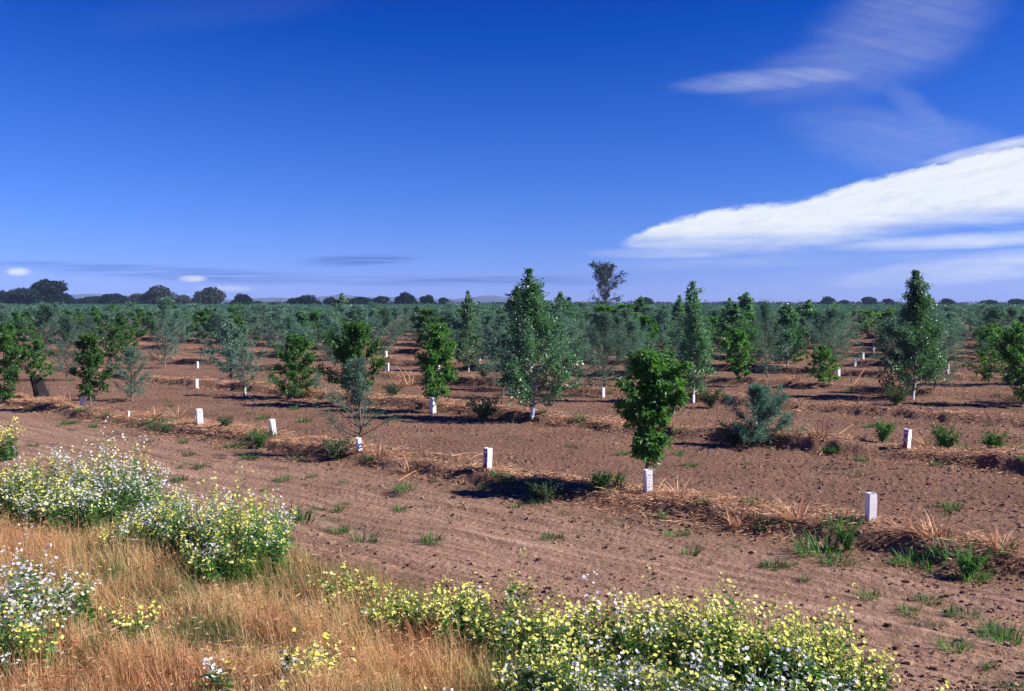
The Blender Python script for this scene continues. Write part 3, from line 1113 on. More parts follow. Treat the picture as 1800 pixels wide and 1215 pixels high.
def print_panel(w, h, style, parent):
    """printed front, 1 mm proud of the card face at -Y; marks lie another millimetre out"""
    y = -w / 2 - .004
    mb = MB()

    def quad(pts, mat, dy=0.0):
        mb.add([[(p[0] * w / 2, y - dy, p[1] * h) for p in pts]], DIAM, mat)
    if style == 'hourglass':
        quad([(-.93, .10), (.93, .10), (.93, .14), (-.93, .14)], 0)
        quad([(-.93, .14), (.93, .14), (.10, .47), (-.10, .47)], 0)
        quad([(-.10, .47), (.10, .47), (.88, .80), (-.88, .80)], 0)
        quad([(-.93, .88), (.93, .88), (.93, .93), (-.93, .93)], 1)
        quad([(-.30, .72), (.30, .72), (.26, .76), (-.26, .76)], 2, .001)
        quad([(-.95, .42), (-.55, .42), (-.55, .50), (-.95, .50)], 1)
        quad([(.55, .42), (.95, .42), (.95, .50), (.55, .50)], 1)
        mats = [M['card_red'], M['card_dark'], M['card']]
    elif style == 'marks':
        # one sheet of small cells, inked in broken lines like worn print too small to read
        rg = np.random.default_rng(int(w * 1e4) + 5)
        xs, zs = np.linspace(-.8, .8, 9), np.linspace(.16, .90, 20)
        V = [(a * w / 2, y, b * h) for b in zs for a in xs]
        for b in range(19):
            for a in range(8):
                ink = b % 3 == 1 and 0 < a < 7 and rg.uniform() < .6
                mb.add(np.array([[V[b * 9 + a], V[b * 9 + a + 1], V[b * 9 + a + 10], V[b * 9 + a + 9]]]), DIAM, 1 if ink else 0)
        mats = [M['card'], M['card_ink']]
    elif style == 'blue':
        quad([(-.95, .25), (.95, .25), (.95, .62), (-.95, .62)], 0)
        quad([(-.5, .36), (.5, .40), (.4, .48), (-.6, .46)], 1, .001)
        mats = [M['card_blue'], M['card']]
    o = mb.build("printed_panel", mats, parent)
    if style == 'marks':                       # weld the cells into one sheet
        import bmesh
        bm = bmesh.new()
        bm.from_mesh(o.data)
        bmesh.ops.remove_doubles(bm, verts=bm.verts, dist=1e-5)
        bm.to_mesh(o.data)
        bm.free()
    return o


CM = [carton_mesh(seed=i) for i in range(4)]


def carton(px, py, hp, frac, label, style=None, side='left', tilt=(0, 0), cmi=0, wscale=1.0):
    x, y, z = on_berm(px, py)
    h = hp * y / F
    cam_a = math.atan2(-y, -x)
    a = math.atan2(1 - frac, frac)
    right_a = cam_a + a                         # azimuth of the right-hand visible face
    t = thing("tree_guard_carton", label, "tree guard", (x, y, z), 0, "white carton tree guards")
    s = h / .36
    t.scale = (s * wscale, s * wscale, s)
    left_a = right_a - math.pi / 2
    face = left_a if side == 'left' else right_a
    t.rotation_euler = (tilt[0], tilt[1], face + math.pi / 2)
    obj("carton_sleeve", CM[cmi % 4], t)
    if style:
        print_panel(.10, .36, style, t)
    LAND.append((x, y, "red-faced carton" if "red printed" in label else "slender poplar" if "slender" in label else label))
    TAKEN.append((x, y, .6))
    return t


carton(857, 826, 40, .52, "white carton with a red hourglass print on its shaded left face", 'hourglass', 'left', (0, .03))
carton(1139, 860, 45, .68, "white carton with small printed marks around the stem of the vase-shaped tree", 'marks', 'right', (.02, -.02), 1)
carton(1530, 918, 52, .60, "tall plain white carton standing alone at right, nearest the camera", None, 'left', (0.02, .07), 2)
carton(482, 764, 30, .78, "white carton leaning a little, left of the feathery sapling", 'marks', 'right', (0, -.12), 3)
carton(352, 746, 29, .85, "wide white carton at left without a tree, right of the small carton with marks", 'marks', 'right', (0, -.06), 0, 1.25)
carton(145, 711, 25, .80, "small white carton with dark marks below the narrow tree at left", 'marks', 'right', (0, .08), 1)
carton(1593, 786, 36, .40, "white carton with a red printed face on the second berm at right", 'hourglass', 'left', (0, .08), 2)
carton(632, 792, 26, .6, "crumpled white wrapper with a blue print at the foot of the feathery sapling", 'blue', 'right', (.15, -.2), 3)
carton(761, 714, 30, .5, "pale guard around the stem of the slim columnar tree", None, 'left', (0, 0), 0)
carton(1060, 688, 18, .6, "short white guard under the pale feathery tree", None, 'left', (0, 0), 1)
carton(346, 673, 17, .8, "small white carton standing alone on the left part of the second berm", None, 'left', (0, .05), 2)
carton(1474, 655, 18, .6, "narrow white carton right of the round dark shrub", None, 'left', (0, -.06), 3)
carton(936, 728, 20, .6, "white guard at the foot of the tallest poplar", None, 'left', (0, .05), 0)
carton(225, 728, 13, .6, "short white carton stub half buried between the two left cartons", None, 'left', (0, .2), 1)
carton(1329, 745, 20, .6, "blue printed white guard at the foot of the loose silvery bush", 'blue', 'left', (0, .1), 2)
carton(430, 684, 14, .6, "small white guard at the foot of the thin grey sapling", None, 'left', (0, .05), 3)
carton(1503, 637, 14, .6, "white carton in the open lane, nearest of the row of tiny cartons at right", None, 'left', (0, 0), 0)
carton(1517, 626, 13, .6, "white carton in the open lane, second of the row of tiny cartons at right", None, 'left', (0, 0), 1)
carton(1536, 615, 11, .6, "white carton in the open lane, third of the row of tiny cartons at right", None, 'left', (0, 0), 2)
carton(1549, 604, 10, .6, "white carton in the open lane, farthest of the row of tiny cartons at right", None, 'left', (0, 0), 3)
carton(1219, 698, 14, .6, "white guard at the foot of the slender poplar", None, 'left', (0, 0), 0)
carton(347, 640, 12, .6, "tiny white carton before the long pale straw bank at left", None, 'left', (0, 0), 1)
cart_spots.sort()
for i, (d, x, y, px, py) in enumerate(cart_spots[:6]):
    if any((x - a) ** 2 + (y - b) ** 2 < .36 for a, b, c in TAKEN):
        continue
    side = "left" if px < 600 else "right" if px > 1200 else "middle"
    t = thing("tree_guard_carton", f"tiny white carton without a tree far back in the {side} rows", "tree guard", (x, y, gz(x, y)), ROW_ANG + random.gauss(0, .3),
              f"tiny white cartons far back in the {side} rows")
    obj("carton_sleeve", CM[i % 4], t)


# dark leaning stump at left with young shoots
def stump():
    x, y, z = on_berm(70, 697)
    h = 42 / F * y
    mb = MB()
    rng = np.random.default_rng(4)
    n = 14
    rings = []
    for i, (zz, rx, ry, ox) in enumerate(((-.08, .36, .32, .10), (.02, .34, .3, .08), (.25, .29, .26, .02), (.5, .26, .24, -.05), (.8, .25, .22, -.12), (1.0, .22, .2, -.15), (1.04, .12, .12, -.14))):
        a = np.arange(n) * 2 * np.pi / n
        rr_ = 1 + .12 * np.sin(a * 3 + i * .3) + rng.normal(0, .05, n)
        rings.append(np.stack([ox * h + rx * h * rr_ * np.cos(a), ry * h * rr_ * np.sin(a), np.full(n, zz * h) + rng.normal(0, .01, n)], 1))
    f = [[i * n + j, i * n + (j + 1) % n, (i + 1) * n + (j + 1) % n, (i + 1) * n + j] for i in range(6) for j in range(n)]
    f += [[6 * n + k, 6 * n + k + 1, 6 * n + n - 2 - k, 6 * n + n - 1 - k] for k in range(n // 2 - 1)]
    mb.add(np.concatenate(rings)[None], f)
    t = thing("tree_stump", "dark leaning tree stump with leafy shoots between the two leftmost trees", "stump", (x, y, z))
    mb.build("stump_trunk", M['bark_dark'], t)
    tr, cr = gen_tree('bush', 1.15, 61, dens=.55, size=1.1)
    o = obj("shoot_stems", tr, t)
    c = obj("shoot_leaves", cr, t)
    for q in (o, c):
        q.location = (-.12 * h, 0, h * .85)
    LAND.append((x, y, "dark leaning stump"))


stump()

# ------------------------------------------------------------------ straw, clods, grass, weeds
def in_view(x, y, pad=.04):
    return (np.abs(x) < y * (.5143 + pad)) & (y > 4)


def dry_straw():
    rng = np.random.default_rng(12)
    mb = MB()
    for k in range(0, 13):
        v0 = ROW0 + ROWS * k
        smin, smax = -v0 * 1.9 - 20, v0 * .35 + 12
        per_m = [2300, 1200, 520, 320, 210, 130, 90, 65, 50, 40, 30, 26, 22][k]
        n = int((smax - smin) * per_m)
        s = rng.uniform(smin, smax, n)
        w = rng.normal(-.12, .36, n)
        dens = vnoise(s / 1.6, np.full(n, k * 5.3), 31) * .6 + vnoise(s / .45, w / .3, 32) * .55
        keep = rng.uniform(.36, .80, n) < dens
        s, w = s[keep], w[keep]
        x = ROW_N[0] * (v0 + w) + ROW_D[0] * s
        y = ROW_N[1] * (v0 + w) + ROW_D[1] * s
        ok = in_view(x, y)
        x, y = x[ok], y[ok]
        n = len(x)
        if not n:
            continue
        z = ground_z(x, y)
        far = 1 + .35 * k
        L = rng.gamma(1.3, .05, n) + .03
        el = np.abs(rng.normal(0, .17, n))
        az = rng.uniform(0, 6.283, n)
        D = np.stack([np.cos(az) * np.cos(el), np.sin(az) * np.cos(el), np.sin(el)], 1)
        P = np.stack([x, y, z + rng.uniform(.0, .05, n)], 1)
        mb.add(diam(P, D, rng.normal(0, .5, (n, 3)) + np.array([0, -.3, 1]), L, (.008 + .010 * rng.uniform(0, 1, n) ** 3) * far ** .6), DIAM)
    tag(mb.build("dry_straw", M['straw']), "pale dry straw and mulch strewn along the soil berms", "straw", None, 'stuff')


dry_straw()


def soil_clods():
    rng = np.random.default_rng(13)
    n = 120000
    # nearer soil gets more clods in view; even in the angle so the picture is evenly covered
    y = 6 + 38 * rng.uniform(0, 1, n) ** 1.9
    x = rng.uniform(-.55, .55, n) * y
    v = x * ROW_N[0] + y * ROW_N[1]
    till = np.clip(1 - np.abs(v - 9.2) / 2.2, 0, 1)
    dens = (.06 + .85 * vnoise(x / 1.2, y / 1.2, 41) ** 1.8) * (1 - .88 * till) * (1 + .6 * (np.abs(((v - ROW0 + ROWS / 2) % ROWS) - ROWS / 2) < 1.1))
    ok = (v > 7.0) & (rng.uniform(0, 1, n) < dens)
    x, y = x[ok], y[ok]
    n = len(x)
    z = ground_z(x, y)
    s = (.0035 + .0075 * rng.gamma(.9, .75, n)) * (1 + y / 50)
    s = np.minimum(s, .026)
    base = np.array([(-1, -1, -1), (1, -1, -1), (1, 1, -1), (-1, 1, -1), (-.8, -.8, 1), (.8, -.8, 1), (.8, .8, 1), (-.8, .8, 1)], float)
    a = rng.uniform(0, 6.28, n)
    ca, sa = np.cos(a)[:, None], np.sin(a)[:, None]
    V = base[None] * (1 + rng.normal(0, .28, (n, 8, 3)))
    V = V * np.stack([rng.uniform(.7, 1.3, n), rng.uniform(.7, 1.3, n), rng.uniform(.45, .85, n)], 1)[:, None]
    X = V[..., 0] * ca - V[..., 1] * sa
    Yy = V[..., 0] * sa + V[..., 1] * ca
    V = np.stack([X, Yy, V[..., 2]], -1) * s[:, None, None] + np.stack([x, y, z + s * .2], 1)[:, None]
    mb = MB()
    mb.add(V, BOXF)
    tag(mb.build("soil_clods", M['clod']), "small reddish soil clods scattered over the tilled ground", "clods", None, 'stuff')


soil_clods()


def verge_grass():
    rng = np.random.default_rng(14)
    n = 420000
    y = 4.6 + 17 * rng.uniform(0, 1, n) ** 1.5
    x = rng.uniform(-.56, .56, n) * y
    v = x * ROW_N[0] + y * ROW_N[1]
    edge = 6.55 + .7 * (vnoise(x / .8, y / .8, 51) - .5) - .5 * sstep(x, 2.0, 3.5)
    d = vnoise(x / .5, y / .5, 52)
    ok = (v < edge) & (rng.uniform(0, 1, n) < .05 + 1.25 * d * (.5 + vnoise(x / .22, y / .22, 60)))
    x, y, v = x[ok], y[ok], v[ok]
    n = len(x)
    z = ground_z(x, y)
    P = np.stack([x, y, z - .01], 1)
    green = vnoise(x / .9, y / .9, 53) * .55 + vnoise(x / .25, y / .25, 54) * .3 + .32 * sstep(v, 5.3, 6.5) + .25 * sstep(x, -.6, 1.0)
    isg = green + rng.normal(0, .13, n) > .585
    hh = (.10 + .30 * vnoise(x / .45, y / .45, 55)) * rng.uniform(.45, 1.4, n)
    lean = np.abs(rng.normal(.16, .22, n)) + .7 * sstep(vnoise(x / .5, y / .5, 61), .62, .8)
    bend = rng.gamma(2, .12, n)
    az = 2.6 + 3.0 * (vnoise(x / .4, y / .4, 57) - .5) + rng.normal(0, 1.2, n)                 # leaning mostly away to the left with the wind
    W = rng.uniform(.003, .0068, n)
    red = vnoise(x / .7, y / .7, 58) * .6 + vnoise(x / .2, y / .2, 59) * .4 + rng.normal(0, .10, n) > .57
    for msk, nm, mt, lab in ((~isg & ~red, "dry_grass", 'dry_grass', "pale golden dry grass covering the roadside verge"),
                             (~isg & red, "dry_grass", 'red_grass', "reddish tan dry grass in patches on the verge"),
                             (isg, "green_grass", 'green_grass', "fresh green grass mixed into the dry verge")):
        mb = MB()
        V, f = blades(rng, P[msk], hh[msk], W[msk], lean[msk], bend[msk], 3, az[msk])
        mb.add(V, f)
        if nm == "dry_grass":                    # seed heads on some stems
            idx = np.where(msk)[0]
            idx = idx[rng.uniform(0, 1, len(idx)) < .10]
            Q = P[idx].copy()
            L = hh[idx] * 1.25
            V2, f2 = blades(rng, Q, L, .0025, lean[idx], bend[idx] * .6, 3, az[idx])
            mb.add(V2, f2)
            tip = (V2[:, -1] + V2[:, -2]) / 2
            H = np.stack([np.cos(az[idx]), np.sin(az[idx]), -.2 + 0 * L], 1)
            mb.add(diam(tip - H * .01, H + rng.normal(0, .2, H.shape), rng.normal(0, 1, H.shape), rng.uniform(.04, .08, len(idx)), .011), DIAM)
        tag(mb.build(nm, M[mt]), lab, "grass", None, 'stuff')


verge_grass()


def tuft_mesh(seed, n, h, spread, mat, wide=.011):
    rng = np.random.default_rng(seed)
    if mat != 'straw':
        n, wide, h, spread = int(n * 1.9), wide * .72, h * .60, spread * 1.5
    a = rng.uniform(0, 6.283, n)
    r = spread * rng.uniform(0, 1, n) ** .6
    P = np.stack([r * np.cos(a), r * np.sin(a), np.full(n, -.01)], 1)
    L = h * rng.uniform(.45, 1.15, n)
    V, f = blades(rng, P, L, wide * rng.uniform(.6, 1.3, n), np.abs(rng.normal(.42, .32, n)), rng.gamma(2, .2, n), 3, a + rng.normal(0, .7, n))
    mb = MB()
    mb.add(V, f)
    return mb.mesh("tuft", M[mat])


def bushy_weed_mesh(seed, h, w, n, mat):
    rng = np.random.default_rng(seed)
    mb = MB()
    P, D = [], []
    for i in range(26):
        a = rng.uniform(0, 6.283)
        b = np.array([w * rng.uniform(.2, 1) * math.cos(a), w * rng.uniform(.2, 1) * math.sin(a), h * rng.uniform(.5, 1)])
        c = np.array([b[0] * .3, b[1] * .3, b[2] * .7])
        tt = np.linspace(0, 1, 5)
        q = bez(np.zeros(3), c, b, tt)
        tube(mb, q, .005 * (1 - .7 * tt) + .001, n=4)
        k = n // 26
        t = rng.uniform(.15, 1.05, k)
        P.append(bez(np.zeros(3), c, b, t) + rng.normal(0, .03, (k, 3)))
        D.append(rng.normal(0, 1, (k, 3)) + np.array([0, 0, .5]))
    P, D = np.concatenate(P), np.concatenate(D)
    P[:, 2] = np.abs(P[:, 2])
    s = rng.uniform(.7, 1.3, len(P))
    mb.add(leaf6(P, D, rng.normal(0, .6, P.shape) + np.array([0, 0, 1]), .075 * s, .024 * s), LEAF6)
    return mb.mesh("weed", M[mat])


TM = [tuft_mesh(60 + i, n, h, s, m, w) for i, (n, h, s, m, w) in enumerate(
    ((34, .17, .05, 'weed', .012), (26, .14, .07, 'weed_dull', .010), (46, .22, .08, 'weed', .013), (30, .13, .10, 'weed_dull', .010), (60, .26, .10, 'weed', .013), (40, .20, .06, 'weed_dull', .009)))]
BM = [bushy_weed_mesh(80 + i, h, w, n, m) for i, (h, w, n, m) in enumerate(((.5, .32, 800, 'weed'), (.45, .40, 800, 'weed_dull'), (.6, .3, 900, 'weed')))]
SM = [tuft_mesh(95 + i, n, h, .10, 'straw', .010) for i, (n, h) in enumerate(((70, .42), (90, .34), (60, .55)))]

LAND += [(*G(1138, 856)[:2], "white carton under the vase-shaped tree"), (*G(937, 727)[:2], "tallest poplar"), (*G(1605, 690)[:2], "tall right poplar"),
         (*G(631, 786)[:2], "feathery sapling")]
SW = {"white carton with a re": "hourglass carton", "white carton with smal": "vase-shaped tree's carton", "tall plain white carto": "nearest white carton",
      "white carton leaning a": "leaning carton", "wide white carton at l": "wide white carton", "small white carton wit": "carton with dark marks",
      "white carton with a rd": "", "crumpled white wrapper": "blue printed wrapper", "pale guard around the ": "slim columnar tree", "short white guard unde": "pale feathery tree",
      "small white carton sta": "lone small carton at left", "narrow white carton ri": "narrow carton by the round shrub", "white guard at the foo": "tallest poplar", "short white carton stu": "half buried stub",
      "blue printed white gua": "loose silvery bush", "small white guard at t": "thin grey sapling", "white carton in the op": "tiny cartons of the open lane", "tiny white carton befo": "tiny carton by the straw bank",
      "white carton under the": "vase-shaped tree's carton"}
SHORT = {}
for i, (x, y, w) in enumerate(LAND):
    SHORT[i] = SW.get(w[:22]) or (w.replace("standing alone at right, nearest the camera", "nearest the camera").replace("with a red hourglass print on its shaded left face", "with the red hourglass")
                .replace("with small printed marks around the stem of the vase-shaped tree", "under the vase-shaped tree").replace("leaning a little, left of the feathery sapling", "that leans left of the feathery sapling")
                .replace(" at left without a tree, right of the small carton with marks", " without a tree at left").replace("with a red printed face on the second berm at right", "with the red face on the second berm"))


def relation(x, y):
    best = min(range(len(LAND)), key=lambda i: (LAND[i][0] - x) ** 2 + (LAND[i][1] - y) ** 2)
    lx, ly, _ = LAND[best]
    dx, dy = x - lx, y - ly
    rel = ("right of" if dx > 0 else "left of") if abs(dx) > abs(dy) else ("behind" if dy > 0 else "in front of")
    far = "close" if math.hypot(dx, dy) < 1.2 else "some way" if math.hypot(dx, dy) < 3 else "far"
    return f"{far} {rel} the {SHORT[best]}"


tufts = [  # px, py, size, mesh
    (565, 887, 1.1, 0), (640, 945, 1.9, 5), (705, 889, 1.0, 2), (750, 886, 1.1, 1), (905, 886, 1.1, 0), (990, 896, 1.1, 1), (1100, 912, 1.6, 3), (1165, 905, 1.3, 0),
    (1190, 936, 1.2, 2), (1212, 968, 1.4, 0), (1445, 968, 2.0, 4), (1478, 945, 1.6, 4), (1470, 985, 1.4, 2), (1605, 985, 1.7, 2), (1690, 990, 2.0, 4), (1710, 1010, 1.5, 2),
    (1010, 781, 1.6, 3), (1195, 796, 1.5, 0), (1212, 816, 1.6, 0), (1500, 830, 1.8, 3), (340, 812, 1.4, 3), (345, 838, 1.3, 1), (530, 806, 1.3, 3), (518, 912, 1.7, 4), (525, 836, 1.2, 1),
    (440, 726, 1.3, 0), (372, 728, 1.2, 1), (430, 735, 1.1, 3), (1525, 1042, .9, 2), (1560, 1038, .8, 1), (1632, 1042, 1.0, 2), (1670, 1072, .9, 0), (1702, 1076, 1.1, 5), (1738, 1094, 1.1, 0),
    (1768, 1105, 1.0, 5), (1605, 1092, .8, 5), (1642, 1092, .9, 5), (1675, 1128, 1.1, 2), (1742, 1160, .8, 0), (1580, 1108, .7, 1), (1790, 1200, 1.3, 5), (1745, 1195, .9, 1),
    (130, 752, 1.3, 1), (165, 748, 1.5, 0), (240, 762, 1.4, 1), (320, 775, 1.5, 0), (370, 772, 1.5, 1), (410, 782, 1.5, 2), (430, 790, 1.4, 3), (250, 745, 1.4, 3), (690, 850, 1.1, 3), (780, 860, 1.2, 1), (820, 855, 1.2, 3), (870, 850, 1.3, 0), (395, 763, 1.5, 3), (462, 778, 1.9, 4), (272, 752, 1.5, 2), (300, 750, 1.4, 4), (345, 768, 1.5, 3), (960, 868, 2.0, 4), (1055, 868, 2.2, 4), (1075, 858, 1.8, 2), (930, 866, 1.7, 3),
    (1090, 860, 1.4, 0), (1360, 985, 1.0, 2), (1285, 955, 1.0, 1), (1390, 985, 1.0, 5), (120, 742, 1.4, 2), (90, 735, 1.5, 3), (200, 760, 1.4, 3), (850, 800, 1.1, 1), (1330, 905, 1.3, 2),
    (1640, 780, 1.5, 2), (1700, 790, 1.6, 2), (1780, 790, 1.8, 4), (1410, 770, 1.5, 2), (1390, 760, 1.5, 4), (1700, 850, 1.2, 1), (880, 760, 1.2, 1), (700, 735, 1.3, 3), (610, 880, .8, 0),
    (480, 850, 1.0, 1), (800, 905, .8, 3), (1010, 925, .9, 3), (1240, 985, .9, 1), (1670, 890, 1.4, 2), (1745, 925, 1.4, 3),
]
rq = random.Random(9)
for px, py, s, mi in tufts:
    x, y = G(px, py, .05)
    o = obj("weed_tuft", TM[mi])
    o.location = (x, y, gz(x, y))
    o.rotation_euler = (0, 0, rq.uniform(0, 6.28))
    o.scale = (s, s, s * rq.uniform(.85, 1.15))
    size = "large grassy" if s >= 1.6 else "medium" if s >= 1.2 else "small"
    tag(o, f"{size} green weed tuft {relation(x, y)}", "weed", "green weed tufts on the bare soil")
nr_ = 0
while nr_ < 290:
    k = rq.choice([0, 0, 0, 0, 1, 1, 1, 2, 2, 3, 3, 4])
    if rq.random() < .5:
        x, y = row_pos(k, rq.uniform(-40, 25))
        off = rq.gauss(-.55, .25)
        x, y = x + ROW_N[0] * off, y + ROW_N[1] * off
    else:
        x, y = row_pos(k, rq.uniform(-40, 25))
        off = rq.uniform(-ROWS, 0) if k else rq.uniform(-4.3, 0)
        x, y = x + ROW_N[0] * off, y + ROW_N[1] * off
    if y < 8 or abs(x) > y * .53:
        continue
    nr_ += 1
    s = rq.uniform(.55, 1.35)
    o = obj("weed_tuft", TM[rq.randrange(6)])
    o.location = (x, y, gz(x, y))
    o.rotation_euler = (0, 0, rq.uniform(0, 6.28))
    o.scale = (s, s, s * rq.uniform(.7, 1.1))
    tag(o, f"{'small' if s < 1.1 else 'medium'} green weed tuft {relation(x, y)}", "weed", "green weed tufts on the bare soil")

for px, py, s, mi, lab in (
        (395, 752, .55, 1, "low leafy weed right of the wide white carton's foot"), (455, 772, .6, 0, "green leafy weed at the left foot of the leaning carton"),
        (290, 748, .55, 1, "low leafy weed left of the wide white carton"), (1052, 858, .55, 0, "green leafy weed left of the vase-shaped tree's carton"),
        (955, 858, .65, 1, "dark leafy weed in the shade right of the hourglass carton"), (1490, 940, .5, 0, "green leafy weed in front and left of the nearest white carton"),
        (1700, 985, .6, 0, "green leafy weed at the lower right below the golden clump"),
        (1551, 778, .85, 0, "bright bushy weed left of the red-faced carton"), (1662, 780, .95, 2, "bright bushy weed right of the red-faced carton"),
        (1746, 785, .95, 0, "rounded bushy weed on the second berm near the right edge"), (848, 727, 1.3, 1, "dark low spreading weed left of the tallest poplar's foot"),
        (1290, 768, 1.1, 1, "dark spreading weed left of the loose silvery bush"), (1575, 715, 1.0, 1, "dark weed on the third berm left of the tall right poplar's shadow"),
        (1250, 705, 1.2, 1, "dull green weed right of the slender poplar's foot"), (590, 792, .9, 1, "dark weed in the shadow left of the feathery sapling's wrapper"),
        (690, 690, 1.0, 1, "olive weed clump right of the stout leafy tree"), (850, 655, 1.2, 1, "olive weed clump below the poplar left of the tallest one")):
    x, y, z = on_berm(px, py)
    o = obj("bushy_weed", BM[mi])
    o.location = (x, y, z)
    o.rotation_euler = (0, 0, rq.uniform(0, 6.28))
    o.scale = (s, s, s)
    tag(o, lab, "weed", "bushy weeds along the berms")

for px, py, s, mi, lab in (
        (665, 800, 1.0, 0, "pale dry grass clump right of the feathery sapling's wrapper"), (720, 812, 1.0, 1, "flattened dry grass clump midway between wrapper and hourglass carton"),
        (1645, 945, 1.1, 1, "golden dry grass clump right of the nearest white carton"), (1600, 935, .9, 0, "dry grass clump touching the right of the nearest white carton"),
        (1300, 905, .9, 0, "dry grass clump right of the vase-shaped tree's carton"), (1400, 910, .9, 2, "dry stalk clump midway between the two right foreground cartons"),
        (722, 668, 1.8, 2, "tall yellow dry grass clump left of the slim columnar tree"), (700, 672, 1.5, 1, "spreading dry grass clump beside the tall yellow clump"),
        (1440, 775, 1.1, 2, "dry stalk clump right of the loose silvery bush"), (1630, 770, 1.0, 2, "dry stalk clump just right of the red-faced carton"),
        (310, 725, 1.1, 0, "dry grass clump left of the wide white carton"), (270, 728, 1.1, 1, "flattened dry grass clump right of the half buried stub"),
        (985, 735, 1.1, 1, "pale straw clump right of the tallest poplar's foot"), (1510, 705, 1.2, 0, "pale dry clump on the third berm below the white lane cartons"),
        (120, 705, 1.2, 0, "dry grass clump left of the small carton with marks"), (1395, 668, 1.3, 1, "pale dry clump left of the round dark shrub"),
        (1190, 870, .9, 0, "dry grass clump at the right foot of the vase-shaped tree's carton"), (1760, 965, 1.0, 1, "golden dry grass clump on the first berm near the right edge")):
    x, y, z = on_berm(px, py)
    o = obj("dry_grass_clump", SM[mi])
    o.location = (x, y, z)
    o.rotation_euler = (0, 0, rq.uniform(0, 6.28))
    o.scale = (s * 1.3, s * 1.3, s * .8)
    tag(o, lab, "dry grass", "dry grass clumps along the berms")


def stalk(pts, lab, r=.008, mat='straw', name="dry_stalk"):
    P = []
    for px, py, z in pts:
        x, y = G(px, py, .2)
        P.append((x, y, gz(x, y) + z))
    P = np.array(P)
    t = np.linspace(0, 1, 9)
    Q = bez(P[0], P[1], P[2], t)
    mb = MB()
    tube(mb, Q, r * (1 - .5 * t))
    tag(mb.build(name, M[mat], smooth=True), lab, "stalk", "long dry stalks on the first berm")


stalk([(700, 825, .02), (790, 790, .22), (850, 790, .12)], "long pale stalk arching towards the hourglass carton", .010)
stalk([(830, 800, .06), (850, 785, .12), (900, 790, .10)], "thin dry stalk lying behind the hourglass carton", .007)
stalk([(1152, 868, .02), (1162, 850, .12), (1170, 842, .2)], "short forked stick leaning at the right of the vase-shaped tree's carton", .009)
stalk([(1440, 785, .02), (1470, 760, .15), (1500, 752, .25)], "dry stalk leaning up left of the red-faced carton", .010)
stalk([(200, 715, .03), (230, 722, .06), (262, 735, .02)], "long pale stalk lying between the two left cartons", .012)
stalk([(1500, 672, .02), (1510, 665, .2), (1520, 655, .4)], "dry stalk leaning in the open lane at right", .014)


# bleached board lying in the verge, lower left
def board():
    x, y = G(75, 1158, .2)
    mb = MB()
    box(mb, -.20, .20, -.018, .018, -.012, .012)
    o = mb.build("weathered_board", M['wood_grey'])
    b = o.modifiers.new("bevel", 'BEVEL')
    b.width = .004
    o.location = (x, y, gz(x, y) + .10)
    o.rotation_euler = (.2, .06, -.35)
    tag(o, "weathered grey stick lying in the verge at lower left", "stick")


board()

# ------------------------------------------------------------------ flowering wild radish and mustard
FLOWER = [[0, 1, 2, 3], [0, 4, 5, 6], [0, 7, 8, 9], [0, 10, 11, 12]]


def flowers(rng, P, size):
    n = len(P)
    up = nrm(rng.normal(0, .55, (n, 3)) + np.array([0, -.25, .9]))
    A = nrm(np.cross(up, rng.normal(0, 1, (n, 3))))
    B = np.cross(up, A)
    s = (size * rng.uniform(.45, 1.3, n))[:, None]
    vs = [P]
    for k in range(4):
        a = k * math.pi / 2
        d = A * math.cos(a) + B * math.sin(a)
        e = -A * math.sin(a) + B * math.cos(a)
        vs += [P + s * (d * .34 + e * .30 + up * .10), P + s * (d * .56 + up * .05), P + s * (d * .34 - e * .30 + up * .10)]
    return np.stack(vs, 1)


